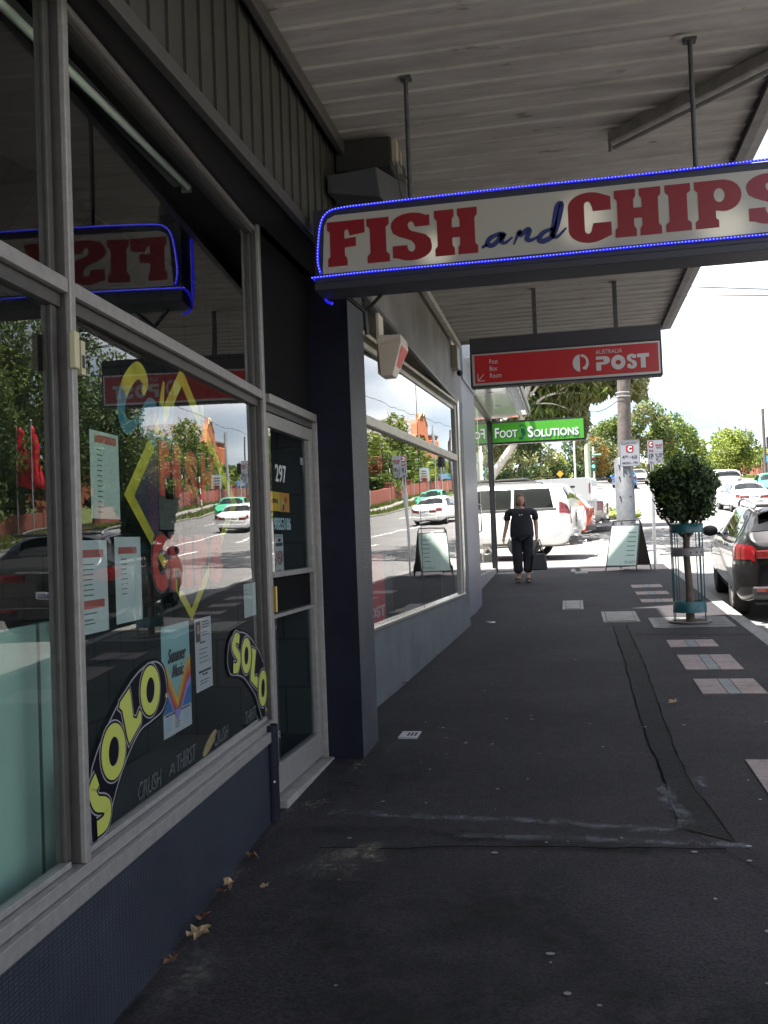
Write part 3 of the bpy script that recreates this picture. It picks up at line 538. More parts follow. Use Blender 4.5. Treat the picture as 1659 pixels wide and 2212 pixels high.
def letpoly(mb,P,off):
    P=[np.array(q,float) for q in P]; k=len(P); area=sum(P[i][0]*P[(i+1)%k][1]-P[(i+1)%k][0]*P[i][1] for i in range(k)); s=-1 if area>0 else 1
    def grow(d):
        o=[]
        for i in range(k):
            a=P[i]-P[i-1]; b=P[(i+1)%k]-P[i]; a/=np.linalg.norm(a); b/=np.linalg.norm(b); na=np.array([-a[1],a[0]])*s; nb=np.array([-b[1],b[0]])*s; m_=na+nb; m_/=max(np.dot(m_,m_)/2,.6); o.append(tuple(P[i]+m_*d))
        return o
    shape(mb,[grow(.012)],gf,wh,off,.0005); shape(mb,[grow(.007)],gf,dkd,off+.0007,.0005); shape(mb,[[tuple(q) for q in P]],gf,yel,off+.0014,.0006)
def letS(mb,path,wd,off):
    for g,m_,o_ in ((.012,wh,0),(.007,dkd,.0007),(0,yel,.0014)): put(mb,stroke(path,wd+g,8),gf,m_,None,off+o_)
po=.0
d1=empty('drink_decal',(0,0,0),'large curved black SOLO decal with yellow letters, rising left to right','decal','curved SOLO decals')
OUT1=[(-1.845,.61),(-1.84,.80),(-1.80,.868),(-1.72,.935),(-1.62,1.0),(-1.50,1.062),(-1.38,1.095),(-1.27,1.098),(-1.19,1.06),(-1.158,.99),(-1.165,.93),(-1.22,.885),(-1.33,.868),(-1.43,.855),(-1.53,.80),(-1.62,.725),(-1.70,.63),(-1.75,.585),(-1.80,.575)]
mb=MB(); banner(mb,OUT1,po); mb.build('backing',d1)
mb=MB(); letO(mb,-1.337,.992,.09,.088,-.25,po+.002); letO(mb,-1.66,.847,.093,.09,-.2,po+.002)
letpoly(mb,[(-1.60,.995),(-1.522,1.028),(-1.515,1.012),(-1.497,.925),(-1.468,.915),(-1.44,.94),(-1.425,.93),(-1.43,.896),(-1.535,.845),(-1.55,.87),(-1.585,.965),(-1.608,.978)],po+.002)
letS(mb,[(-1.79,.79),(-1.825,.765),(-1.80,.72),(-1.745,.70),(-1.72,.68),(-1.74,.645),(-1.80,.64)],.024,po+.002); mb.build('lettering',d1)
mb=MB(); shape(mb,[ell(-1.18,.946,.011,.009),ell(-1.18,.946,.008,.0065)],gf,yel,po+.002); txt(mb,'R',gf,yel,(-1.184,.942,-1.176,.950),po+.002); mb.build('registered_mark',d1)
d2=empty('drink_decal',(0,0,0),'smaller curved black SOLO decal with yellow letters, bending down at the window corner','decal','curved SOLO decals')
mb=MB(); banner(mb,[(-.42,.97),(-.385,1.055),(-.30,1.095),(-.19,1.095),(-.07,1.07),(.06,1.01),(.17,.935),(.25,.845),(.287,.76),(.287,.66),(.262,.61),(.19,.59),(.13,.605),(.085,.66),(.03,.73),(-.06,.79),(-.17,.85),(-.29,.88),(-.38,.90)],po); mb.build('backing',d2)
mb=MB(); letO(mb,-.11,.96,.082,.086,-.35,po+.002); letO(mb,.172,.757,.082,.092,-.3,po+.002)
letpoly(mb,[(.0,.985),(.065,.965),(.055,.945),(.015,.855),(.03,.835),(.065,.835),(.08,.818),(.06,.775),(-.05,.83),(-.045,.86),(.0,.955),(-.015,.965)],po+.002)
letS(mb,[(-.225,1.05),(-.275,1.065),(-.32,1.03),(-.28,.995),(-.24,.965),(-.27,.925),(-.335,.93)],.023,po+.002); mb.build('lettering',d2)
mb=MB(); shape(mb,[ell(.225,.638,.011,.009),ell(.225,.638,.008,.0065)],gf,yel,po+.002); mb.build('registered_mark',d2)
# faded slogan near the sill
fad=stainmat('faded_white',(.5,.52,.5),.55,30); slog=empty('faded_slogan',(0,0,0),'faded white slogan lettering along the bottom of the window','lettering')
fw=mat('worn_white',(.045,.05,.052),.9,noise=.5,nscale=60)
for wd,bx in (('CRUSH',(-1.46,.63,-1.24,.69)),('A',(-1.17,.64,-1.1,.68)),('THIRST',(-1.08,.635,-.86,.70)),('CRUSH',(-.62,.63,-.42,.69)),('THIRST',(-.14,.63,.05,.69))): mb=MB(); txt(mb,wd,gf,fw,bx,-.004,shear=.2); mb.build('word',slog)
mb=MB(); shape(mb,[ell(-.68,.662,.10,.024,rot=.35)],gf,mat('worn_yellow',(.16,.13,.06),.9,noise=.4,nscale=60),-.004); mb.build('lemon',slog)
# painted diamond advert (on the glass, partly worn)
dy=mat('paint_yellow',(.34,.30,.004),.6,noise=.2,nscale=12); dn=mat('paint_navy',(.003,.003,.022),.6); dpu=mat('paint_purple',(.035,.003,.035),.6); dor=mat('paint_red',(.36,.010,.005),.5); dog=mat('paint_orange',(.6,.25,.03),.6)
dia=empty('painted_advert',(0,0,0),'painted yellow diamond advert for fish and chips on the window','window painting')
C0=(-.795,1.70); hw=.68
O_=[(-.854,2.245),(-1.473,1.69),(-.82,1.195),(-.115,1.70)]; I_=[(-.855,2.165),(-1.385,1.69),(-.82,1.245),(-.205,1.70)]
mb=MB(); shape(mb,[O_,I_],gf,dy,pi,.001); mb.build('border',dia)
mb=MB(); shape(mb,[[(-1.385,1.69),(-1.255,1.81),(-1.255,1.585)]],gf,dn,pi,.0008); shape(mb,[[(-.96,1.352),(-.82,1.245),(-.68,1.352)]],gf,dn,pi,.0008); mb.build('navy_field',dia)
mb=MB(); shape(mb,[[(-1.254,1.811),(-.93,2.1),(-1.155,1.8),(-1.155,1.51),(-1.254,1.584)]],gf,dpu,pi,.0008); shape(mb,[[(-1.06,1.43),(-.96,1.353),(-.68,1.353),(-.585,1.43)]],gf,dpu,pi,.0008); mb.build('purple_field',dia)
mb=MB(); shape(mb,[[(-1.150,1.57),(-.905,1.57),(-.905,1.69),(-1.150,1.69)]],gf,mat('paint_grey',(.045,.05,.045),.7),pi,.0008); shape(mb,[[(-.30,1.80),(-.30,1.60),(-.215,1.70)]],gf,dpu,pi,.0008); mb.build('inner_panel',dia)
mb=MB()
def bub(ch,box,g=.02):
    u0,v0,u1,v1=box; txt(mb,ch,gf,inkd,(u0-g*.6,v0-g*.5,u1+g*.6,v1+g*.5),pi+.001,bold=.12); txt(mb,ch,gf,dor,box,pi+.004,bold=.07)
bub('F',(-1.145,1.70,-1.04,1.91)); bub('I',(-.985,1.70,-.915,1.91)); bub('S',(-.865,1.70,-.71,1.90)); bub('H',(-.66,1.705,-.48,1.90))
bub('C',(-1.245,1.335,-1.09,1.555)); bub('H',(-1.06,1.335,-.92,1.55)); bub('I',(-.89,1.335,-.81,1.54)); bub('P',(-.775,1.335,-.61,1.55)); bub('S',(-.57,1.335,-.40,1.55)); mb.build('lettering',dia)
mb=MB(); txt(mb,'and',gf,dpu,(-.96,1.59,-.72,1.65),pi+.001,shear=.4); mb.build('script',dia)
tealp=mat('paint_teal',(.008,.11,.16),.6); scr=empty('painted_script',(0,0,0),'yellow and blue brush script painted above the diamond','window painting')
# brush strokes: lower halves blue, upper halves yellow
def brush(mbY,mbB,pts,w_,split):
    vs_,fs_=stroke(pts,w_,8,True); k=max(f[0] for f in fs_)
    for f in fs_:
        z=sum(vs_[i][1] for i in f)/4; t=mbY if z>split else mbB; m_=dy if z>split else tealp; t.add([gf(vs_[i][0],vs_[i][1],vs_[i][2]+pi) for i in f],[(0,1,2,3)],m_)
mY=MB();mB_=MB()
for pts,w_ in (([(-1.28,2.07),(-1.25,2.12),(-1.32,2.15),(-1.43,2.08),(-1.48,1.98),(-1.42,1.93),(-1.33,1.97)],.032),([(-1.22,1.99),(-1.27,1.93),(-1.30,1.97),(-1.22,2.04),(-1.16,2.03),(-1.18,1.96)],.022),([(-1.06,2.15),(-1.10,2.02),(-1.09,1.97),(-1.03,1.98)],.022),([(-.97,2.1),(-1.0,1.99)],.02),([(-.6,2.12),(-.62,1.99)],.02),([(-1.25,1.93),(-1.1,1.9),(-.98,1.93)],.03)): brush(mY,mB_,pts,w_,2.055)
mY.build('yellow_paint',scr); mB_.build('blue_paint',scr)
# downpipe stub at the corner
px_,py_=(-1.545,4.62); p=empty('downpipe',(px_,py_,gz(py_)),'short navy downpipe stub standing at the corner of the tiled base','pipe'); mb=MB(); mb.tube([(0,0,-.03),(0,0,.27)],.034,navy,20); mb.tube([(0,0,.272),(0,0,.48)],.036,navy,20,cap=False); mb.tube([(0,0,.3),(0,0,.48)],.032,black,20,cap=False); mb.build('pipe',p)
MB().tube([(.02,-.028,.2),(.022,-.038,.2)],.005,white,8).build('screw',p)
# fallen leaves
lm=[mat('dry_leaf_tan',(.32,.23,.13),.8,noise=.3,nscale=40),mat('dry_leaf_brown',(.14,.06,.03),.8,noise=.3,nscale=40)]
def leaf(x,y,s,label,mi,rz,tilt=.5):
    s*=.82
    mb=MB(); n=14; V=[(0,0,.012)]
    for i in range(n):
        a=2*math.pi*i/n; r=s*(1 if i%3 else .7)*(.75+.35*random.random()); V.append((r*math.cos(a),r*.7*math.sin(a),.006+random.uniform(0,.03)*s/.05))
    mb.add(V,[(0,i+1,(i+1)%n+1) for i in range(n)],lm[mi],False); o=mb.build('dry_leaf',label=label,cat='leaf',group='dry leaves on the footpath'); o.location=(x,y,gz(y)+.016); o.rotation_euler=(random.uniform(-.2,.4),random.uniform(-.3,.3),rz)
    sm=o.modifiers.new('t','SOLIDIFY'); sm.thickness=.001
leaf(-1.40,3.28,.065,'large pale crumpled leaf, the nearest by the tiled base',0,.3); leaf(-1.44,3.42,.05,'curled brown leaf just behind the large pale one',1,1.2); leaf(-1.455,3.74,.045,'upright tan leaf by the tiled base, third from the camera',0,2.0); leaf(-1.46,3.66,.035,'small rusty leaf tucked at the tiled base beside the upright one',1,.7)
leaf(-1.3,3.74,.028,'small tan leaf lying out from the tiled base',0,.1); leaf(-1.46,4.05,.05,'dark brown leaf farthest along the tiled base',1,2.4); leaf(-1.42,3.08,.04,'dark leaf against the foot of the tiles, nearest but one',1,.9)
leaf(.69,7.35,.05,'single orange leaf beside the trench patch',0,.4); leaf(-1.5,8.2,.04,'brown leaf at the foot of the post office wall',1,1.4); leaf(-1.4,9.6,.03,'tiny leaf farther along the post office wall',1,.2)
# ---------------- canopy ----------------
can=empty('shop_awning',(0,0,0),'long corrugated metal awning hung over the footpath','awning')
def canmat():
    m=bpy.data.materials.new('aged_soffit'); m.use_nodes=True; t=m.node_tree; b=t.nodes['Principled BSDF']; g=N(t,'ShaderNodeNewGeometry')
    mpn=N(t,'ShaderNodeMapping'); mpn.inputs['Scale'].default_value=(.6,3.5,1); t.links.new(g.outputs['Position'],mpn.inputs[0])
    n=N(t,'ShaderNodeTexNoise'); n.inputs['Scale'].default_value=2.5; n.inputs['Detail'].default_value=9; n.inputs['Roughness'].default_value=.7; t.links.new(mpn.outputs[0],n.inputs['Vector'])
    r=N(t,'ShaderNodeValToRGB'); e=r.color_ramp.elements; e[0].position=.3; e[0].color=(.215,.195,.182,1); e[1].position=.62; e[1].color=(.36,.335,.318,1); t.links.new(n.outputs[0],r.inputs[0])
    n2=N(t,'ShaderNodeTexNoise'); n2.inputs['Scale'].default_value=4; n2.inputs['Detail'].default_value=6; m3=N(t,'ShaderNodeMapping'); m3.inputs['Scale'].default_value=(.9,2.2,1); t.links.new(g.outputs['Position'],m3.inputs[0]); t.links.new(m3.outputs[0],n2.inputs['Vector'])
    r2=N(t,'ShaderNodeValToRGB'); r2.color_ramp.elements[0].position=.66; r2.color_ramp.elements[0].color=(1,1,1,1); r2.color_ramp.elements[1].position=.74; r2.color_ramp.elements[1].color=(.12,.11,.1,1); t.links.new(n2.outputs[0],r2.inputs[0])
    x=N(t,'ShaderNodeMix',data_type='RGBA',blend_type='MULTIPLY'); x.inputs[0].default_value=.8; t.links.new(r.outputs[0],x.inputs[6]); t.links.new(r2.outputs[0],x.inputs[7]); t.links.new(x.outputs[2],b.inputs['Base Color']); b.inputs['Roughness'].default_value=.7; return m
CM=canmat()
prof=[(0,0),(.012,.0),(.022,.022),(.05,.022),(.06,.0),(.19,.0)]  # rib profile (down is negative z)
ys=[];y=-8.0
while y<11.5:
    for a,b in prof[:-1]: ys.append((y+a,3.905-b*.5))
    y+=.19
ys.append((11.57,3.905))
V=[(x,yy,z) for yy,z in ys for x in (-1.27,1.2)]; F=[(i*2,i*2+1,i*2+3,i*2+2) for i in range(len(ys)-1)]
MB().add(V,F,CM).build('soffit_sheet',can)
MB().box((-1.36,-8,3.96),(1.21,11.58,4.0),galv).build('roof_sheet',can)
MB().box((1.2,-8.02,3.87),(1.26,11.6,4.1),mat('fascia_grey',(.2,.19,.19),.6,noise=.2)).build('fascia',can,bev=.004); MB().box((-1.27,11.571,3.87),(1.199,11.6,4.1),MATS['fascia_grey']).build('end_fascia',can)
mb=MB(); mb.box((1.14,-8,3.86),(1.198,11.57,3.90),mat('gutter_dark',(.12,.11,.11),.6,noise=.3)); mb.build('edge_angle',can)
MB().box((-1.297,6.3,3.82),(-1.24,11.57,3.885),mat('pale_trim',(.35,.33,.31),.6,noise=.2)).build('wall_moulding',can,bev=.006)
MB().box((-1.268,-8,3.80),(-1.23,6.28,3.885),alu_d).build('wall_moulding',can,bev=.004)
# batten lamp under the awning
p=empty('batten_lamp',(.337,5.78,3.86),'grey fluorescent batten lamp fixed diagonally under the awning','lamp',rz=math.atan2(-.77,.744))
MB().box((0,-.035,-.035),(1.2,.035,.028),mat('batten_grey',(.22,.2,.19),.6,noise=.2,nscale=10)).build('batten',p,bev=.006); MB().tube([(.02,0,-.065),(1.18,0,-.065)],.014,mat('dull_tube',(.25,.24,.23),.4),12).build('tube',p); MB().box((-.008,-.02,-.085),(.012,.02,-.02),MATS['batten_grey']).build('lamp_holder',p)
p=empty('conduit_run',(0,0,0),'pale conduit run along the awning in the top right corner','conduit'); MB().tube([(.72,4.05,3.88),(1.0,4.02,3.88),(1.19,4.3,3.88)],.018,mat('conduit_cream',(.45,.42,.38),.5)).build('conduit',p)
mb=MB().tube([(.5,3.35,3.875),(1.19,4.15,3.875)],.014,MATS['conduit_cream']); mb.build('conduit',p)
# dark unit hung at the wall
p=empty('air_heater_box',(0,0,0),'dark boxy fan unit hung in the corner under the awning','fan unit')
ub=mat('unit_grey',(.05,.048,.055),.7); MB().box((-1.29,5.42,3.70),(-.95,5.95,3.885),mat('unit_dark',(.015,.014,.014),.8)).build('upper_box',p,bev=.01)
mb=MB(); V=[(-1.29,5.2,3.50),(-.98,5.2,3.44),(-.88,5.62,3.40),(-1.2,5.62,3.42),(-1.29,5.2,3.60),(-1.0,5.2,3.62),(-.90,5.62,3.66),(-1.24,5.62,3.66)]; mb.add(V,[(0,3,2,1),(4,5,6,7),(0,1,5,4),(1,2,6,5),(2,3,7,6),(3,0,4,7)],ub).build('tilted_case',p,bev=.008)
MB().box((-.948,5.44,3.74),(-.92,5.51,3.87),mat('bracket_tan',(.3,.25,.2),.6)).build('bracket',p); MB().box((-.948,5.62,3.74),(-.925,5.66,3.87),MATS['bracket_tan']).build('bracket',p); mb=MB(); mb.tube([(-.93,5.47,3.74),(-.91,5.47,3.55),(-.88,5.5,3.46)],.004,inkd,6); mb.tube([(-.92,5.5,3.76),(-.86,5.6,3.62),(-.88,5.5,3.46)],.003,inkd,6); mb.build('cable',p)
# ---------------- FISH and CHIPS sign ----------------
p=fs=empty('fish_and_chips_sign',(0,0,0),'hanging lightbox sign reading FISH and CHIPS edged with blue rope light','sign')
sf=frame((0,4.7,0),(1,0,0),(0,0,1),(0,-1,0))
MB().box((-1.25,2.84,-.17),(1.5,3.225,-.004),navyf,sf).build('case',p,bev=.006); MB().box((-1.25,2.80,-.2),(1.5,2.838,.012),navyf,sf).build('base_rail',p,bev=.004)
def signface():
    m=bpy.data.materials.new('sign_face'); m.use_nodes=True; t=m.node_tree; b=t.nodes['Principled BSDF']; b.inputs['Base Color'].default_value=(.25,.24,.225,1); b.inputs['Roughness'].default_value=.35
    g=N(t,'ShaderNodeTexCoord'); 
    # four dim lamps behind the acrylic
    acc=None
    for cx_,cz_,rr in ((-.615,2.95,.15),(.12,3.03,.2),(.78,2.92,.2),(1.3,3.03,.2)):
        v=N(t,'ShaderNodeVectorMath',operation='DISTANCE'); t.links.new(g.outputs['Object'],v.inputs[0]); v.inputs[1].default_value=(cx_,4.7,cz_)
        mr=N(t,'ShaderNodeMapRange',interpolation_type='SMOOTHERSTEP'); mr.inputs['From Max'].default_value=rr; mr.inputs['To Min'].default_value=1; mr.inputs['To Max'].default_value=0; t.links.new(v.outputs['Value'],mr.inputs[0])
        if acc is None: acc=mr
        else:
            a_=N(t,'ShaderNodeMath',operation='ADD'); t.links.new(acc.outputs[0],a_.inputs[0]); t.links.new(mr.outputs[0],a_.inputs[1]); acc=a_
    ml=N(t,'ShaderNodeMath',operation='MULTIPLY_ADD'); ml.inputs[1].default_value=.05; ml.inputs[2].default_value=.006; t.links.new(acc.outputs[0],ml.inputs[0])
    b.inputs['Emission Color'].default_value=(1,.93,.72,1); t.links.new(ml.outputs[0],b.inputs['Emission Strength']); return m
c=[(-1.205,2.885),(1.45,2.885),(1.45,3.185),(-1.13,3.185),(-1.17,3.168),(-1.19,3.13)]
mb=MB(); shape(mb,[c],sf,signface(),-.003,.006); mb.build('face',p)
RD=mat('sign_red',(.13,.003,.010),.4,emit=(.5,.01,.015),estr=.008); BL=mat('sign_blue',(.01,.02,.12),.4)
def slab(ch):
    n=.07
    if ch=='I': return [[(.08,0),(.92,0),(.92,.16),(.80,.22),(.80,.78),(.92,.84),(.92,1),(.08,1),(.08,.84),(.20,.78),(.20,.22),(.08,.16)]]
    if ch=='F': return [[(.0,0),(.52,0),(.52,.16),(.46,.22),(.46,.40),(.76,.42),(.76,.62),(.46,.60),(.46,.74),(.48,.80),(.56,.80),(.6,.66),(1,.70),(1,1),(0,1),(0,.82),(.07,.77),(.07,.22),(0,.17)]]
    if ch=='H': return [[(0,0),(.46,0),(.46,.15),(.41,.22),(.41,.38),(.59,.38),(.59,.22),(.54,.15),(.54,0),(1,0),(1,.16),(.94,.22),(.94,.78),(1,.84),(1,1),(.54,1),(.54,.85),(.59,.78),(.59,.6),(.41,.6),(.41,.78),(.46,.85),(.46,1),(0,1),(0,.84),(.06,.78),(.06,.22),(0,.16)]]
    if ch=='P': return [[(0,0),(.5,0),(.5,.15),(.44,.2),(.44,.36)]+ell(.62,.66,.38,.33,14,0,-math.pi/2,math.pi/2)+[(.62,1),(0,1),(0,.84),(.07,.78),(.07,.2),(0,.15)],ell(.53,.68,.12,.15,16)]
    if ch=='C': return [[(1,.62),(1,.88)]+ell(.5,.72,.5,.28,16,0,.95,math.pi)+[(0,.72),(0,.28)]+ell(.5,.28,.5,.28,16,0,math.pi,math.pi*2-.95)+[(1,.12),(1,.38),(.58,.38)]+ell(.46,.26,.08,.08,8,0,0,-math.pi)+[(.38,.26),(.38,.74)]+ell(.46,.74,.08,.08,8,0,math.pi,0)+[(.56,.70),(.58,.62)]]
    if ch=='S': return [[(.96,.70),(.96,.93)]+ell(.5,.76,.5,.24,12,0,.75,math.pi)+[(0,.72),(.05,.6),(.2,.52),(.5,.42),(.56,.35)]+ell(.5,.27,.09,.09,6,0,.3,-math.pi)+[(.40,.27),(.40,.33),(.03,.33),(.03,.08)]+ell(.5,.25,.5,.25,14,0,-2.3,0)+[(1,.28),(.97,.42),(.85,.52),(.5,.62),(.44,.68)]+ell(.50,.74,.08,.08,6,0,math.pi,.2)+[(.6,.70)]]
LET=(('F',-1.174,-.975,2.918,3.15),('I',-.965,-.848,2.918,3.148),('S',-.838,-.63,2.912,3.156),('H',-.614,-.397,2.919,3.152),('C',.05,.256,2.914,3.163),('H',.273,.492,2.926,3.157),('I',.512,.63,2.929,3.157),('P',.648,.862,2.929,3.157),('S',.885,1.09,2.924,3.165))
for g_ in (LET[:4],LET[4:]):
    mb=MB()
    for ch,u0,u1,v0,v1 in g_: put(mb,fill2d(slab(ch)),sf,RD,(u0,v0,u1,v1),.0035)
    mb.build('red_word',p)

mb=MB()
for pts,w_ in (([(-.30,2.985),(-.28,3.005),(-.335,2.985),(-.35,2.955),(-.32,2.95),(-.28,2.985),(-.265,3.0),(-.28,2.965),(-.26,2.955),(-.225,2.98)],.012),([(-.38,2.94),(-.35,2.955)],.008),([(-.22,2.94),(-.19,3.005),(-.185,2.985),(-.15,3.01),(-.14,3.0),(-.155,2.965),(-.135,2.955),(-.10,2.97)],.012),([(-.015,2.985),(-.03,3.0),(-.075,2.985),(-.095,2.955),(-.07,2.945),(-.02,2.98),(.02,3.11),(.0,3.11),(-.02,3.02),(-.03,2.97),(-.005,2.96),(.04,3.0)],.013)):
    put(mb,stroke(pts,w_,6,True),sf,BL,None,.0045)
mb.build('script_lettering',p)
rope=mat('rope_light',(.02,.02,.5),.3,emit=(.02,.02,1),estr=.13); bead=mat('rope_bead',(.3,.3,.8),.3,emit=(.25,.3,1),estr=.5)
path=[(1.5,3.235),(.98,3.228),(.4,3.222),(-.3,3.226),(-.9,3.222),(-1.10,3.218),(-1.17,3.20),(-1.205,3.15),(-1.222,3.05),(-1.228,2.95),(-1.215,2.885)]
P1=[sf(u,v,.008) for u,v in cat(path,6)]; mb=MB(); mb.tube(P1,.0062,rope,8)
P2=[sf(u,v,.01) for u,v in cat([(-1.26,2.868),(-.9,2.872),(-.2,2.868),(.5,2.872),(1.5,2.868)],10)]; mb.tube(P2,.0062,rope,8)
P3=[sf(u,v,w_) for u,v,w_ in cat([(-1.256,2.868,.0),(-1.257,2.866,-.08),(-1.256,2.84,-.16),(-1.235,2.79,-.17),(-1.20,2.77,-.16)],6)]; mb.tube(P3,.0075,rope,8)
P4=[sf(u,v,w_) for u,v,w_ in cat([(-1.257,2.87,-.18),(-1.257,3.0,-.185),(-1.257,3.19,-.18)],6)]; mb.tube(P4,.0075,rope,8); mb.build('rope_light',p)
for PP_ in (P1,P2):
    mb=MB(); acc=0
    for i in range(len(PP_)-1):
        a,b=PP_[i],PP_[i+1]; L_=(b-a).length; t=-acc
        while t<L_:
            if t>=0: q=a+(b-a)*(t/L_); mb.ball(q+Vector((0,-.006,0)),.0028,bead,5,4)
            t+=.016
        acc=(L_+acc)%.016
    mb.build('light_beads',p)

MB().tube([(-.745,4.78,3.22),(-.745,4.78,3.90)],.012,rodm,10).build('hanging_rod',p); MB().tube([(.672,4.78,3.22),(.672,4.78,3.90)],.012,rodm,10).build('hanging_rod',p)
for x in (-.745,.672): MB().box((x-.03,4.75,3.885),(x+.03,4.81,3.898),rodm).box((x-.012,4.74,3.225),(x+.05,4.82,3.25),rodm).build('rod_bracket',p)
mb=MB(); mb.tube([(-1.12,4.87,2.80),(-1.03,4.9,2.72),(-1.03,4.92,2.60)],.012,black,8); mb.tube([(-.93,4.87,2.80),(-1.03,4.9,2.72)],.01,black,8); mb.build('loose_cable',p)
# ---------------- post office shop ----------------
pb=empty('post_office_shop',(0,0,0),'post office shopfront with pale frames and grey base beyond the navy column','building')
A2=R(3.2); PD=Vector((math.sin(A2),math.cos(A2),0)); PN_=Vector((math.cos(A2),-math.sin(A2),0)); PPt=Vector((-1.58,7.5,0)); pf=frame(PPt,PD,(0,0,1),PN_)
mb=MB(); us=[-1.3,0,2,4.45]; V=[];F=[]
for u in us: q=pf(u,0,.02); V+=[pf(u,gz(q.y)-.1,.03),pf(u,.775,.03),pf(u,.775,-.2)]
for i in range(3):
    for j in (0,1): F.append((i*3+j,(i+1)*3+j,(i+1)*3+j+1,i*3+j+1))
mb.add(V,F,mat('grey_render',(.080,.090,.100),.6,noise=.22,nscale=3,bump=.1)); mb.build('base_wall',pb)
def pbox(name,u0,u1,v0,v1,w0,w1,m,bev=.003): return MB().box((u0,v0,w0),(u1,v1,w1),m,pf).build(name,pb,bev=bev)
pbox('window_sill',-1.3,4.06,.777,.812,-.05,.05,chrome,.008)
pale=mat('pale_frame',(.5,.46,.4),.4,.3,noise=.15,nscale=10)
pbox('window_rail',-1.3,3.96,2.42,2.50,-.03,.035,pale,.012); pbox('window_head',-1.3,3.99,3.06,3.10,-.04,.01,pale)
pbox('window_post',3.96,4.06,.81,3.12,-.06,.02,alu); pbox('end_post',4.16,4.28,.0,3.21,-.06,.025,chrome,.006); pbox('end_panel',4.065,4.155,.775,3.21,-.05,.0,mat('panel_brown',(.16,.14,.13),.5,.2))
pbox('end_wall',4.285,4.48,.2,3.21,-.3,.028,MATS['grey_render'],.0)
pane('window_pane',-1.3,3.96,.812,2.42,pb,pf); pane('window_pane',-1.3,3.96,2.5,3.06,pb,pf); pbox('glass_joint',1.872,1.884,.812,3.06,-.014,-.004,mat('silicone',(.03,.02,.02),.6),.0)
MB().box((-2.3,6.25,3.205),(-1.34,12.2,3.22),mat('soffit_brown',(.12,.105,.075),.7,noise=.25,nscale=3)).build('recess_soffit',pb)
mb=MB(); V=[pf(-1.3,3.1,0),pf(4.4,3.1,0),pf(4.4,3.204,.0),pf(-1.3,3.204,0)]; mb.add(V,[(0,1,2,3)],MATS['soffit_brown']).build('head_panel',pb)
MB().box((-1.62,6.252,3.14),(-1.34,12.22,3.203),mat('fascia_edge',(.25,.23,.22),.5,noise=.2)).build('fascia_lip',pb) if 0 else None
MB().box((-1.345,6.31,3.205),(-1.325,12.2,3.815),mat('fascia_plaster',(.13,.12,.12),.6,noise=.3,nscale=1.5)).build('fascia_board',pb)
MB().box((-1.36,6.4,3.17),(-1.32,12.2,3.203),alu_d).build('fascia_trim',pb,bev=.003)
mb=MB(); mb.tube([pf(-1.3,3.13,.06),pf(3.9,3.13,.06)],.012,pale,8); mb.tube([pf(-1.3,3.17,.03),pf(3.9,3.17,.03)],.008,pale,8); mb.build('conduit',pb)
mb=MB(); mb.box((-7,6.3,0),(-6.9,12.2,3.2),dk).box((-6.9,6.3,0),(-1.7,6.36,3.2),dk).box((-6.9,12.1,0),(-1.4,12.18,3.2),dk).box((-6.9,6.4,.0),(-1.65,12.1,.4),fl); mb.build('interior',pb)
MB().box((-2.9,8,.4),(-2.2,11.5,1.3),mat('counter_grey',(.08,.08,.085),.6)).build('counter',pb)
# red post panel behind glass, low at left
p=empty('window_banner',(0,0,0),'dark red film strip with partial word POST low in the window','banner'); rf=mat('red_film',(.35,.02,.03),.5)
MB().box((-1.2,.815,-.04),(.42,1.38,-.03),rf,pf).build('film',p); mb=MB(); txt(mb,'POST',pf,mat('film_white',(.4,.3,.3),.5),(-.25,.86,.40,.95),-.029,bold=.03); mb.build('lettering',p)
MB().box((-1.25,1.82,-.05),(-1.2,1.9,-.03),rf,pf).build('film_tab',p) if 0 else None
# wall items
p=empty('alarm_box',(0,0,0),'white alarm siren box with a red face on the post office fascia','alarm')
mb=MB(); aw=mat('alarm_white',(.55,.48,.42),.5); V=[(-1.325,6.72,2.94),(-1.19,6.72,2.94),(-1.19,6.98,2.94),(-1.325,6.98,2.94),(-1.325,6.68,2.92),(-1.15,6.68,2.92),(-1.15,7.0,2.92),(-1.325,7.0,2.92),(-1.325,6.76,2.70),(-1.235,6.76,2.70),(-1.235,6.92,2.70),(-1.325,6.92,2.70),(-1.325,6.68,2.985),(-1.155,6.70,2.985),(-1.155,6.98,2.985),(-1.325,7.0,2.985)]
mb.add(V,[(8,9,5,4),(9,10,6,5),(10,11,7,6),(11,8,4,7),(4,5,13,12),(5,6,14,13),(6,7,15,14),(12,13,14,15),(8,11,10,9)],aw); al=mb.build('case',p,bev=.006)
V=[(-1.227,6.79,2.74),(-1.227,6.90,2.74),(-1.155,6.975,2.905),(-1.155,6.715,2.905)]; MB().add([(a+.006,b,c) for a,b,c in V],[(0,1,2,3)],mat('alarm_red',(.5,.05,.05),.5)).build('red_label',p)
MB().box((-1.345,6.76,2.72),(-1.326,6.94,3.2),aw).build('back_plate',p)
p=empty('security_camera',(0,0,0),'small security camera box at the far end of the fascia','camera'); MB().box((-1.324,11.2,3.52),(-1.25,11.45,3.80),mat('cam_case',(.25,.23,.2),.5)).build('case',p,bev=.006); MB().ball((-1.255,11.45,3.5),.04,black).build('lens',p)
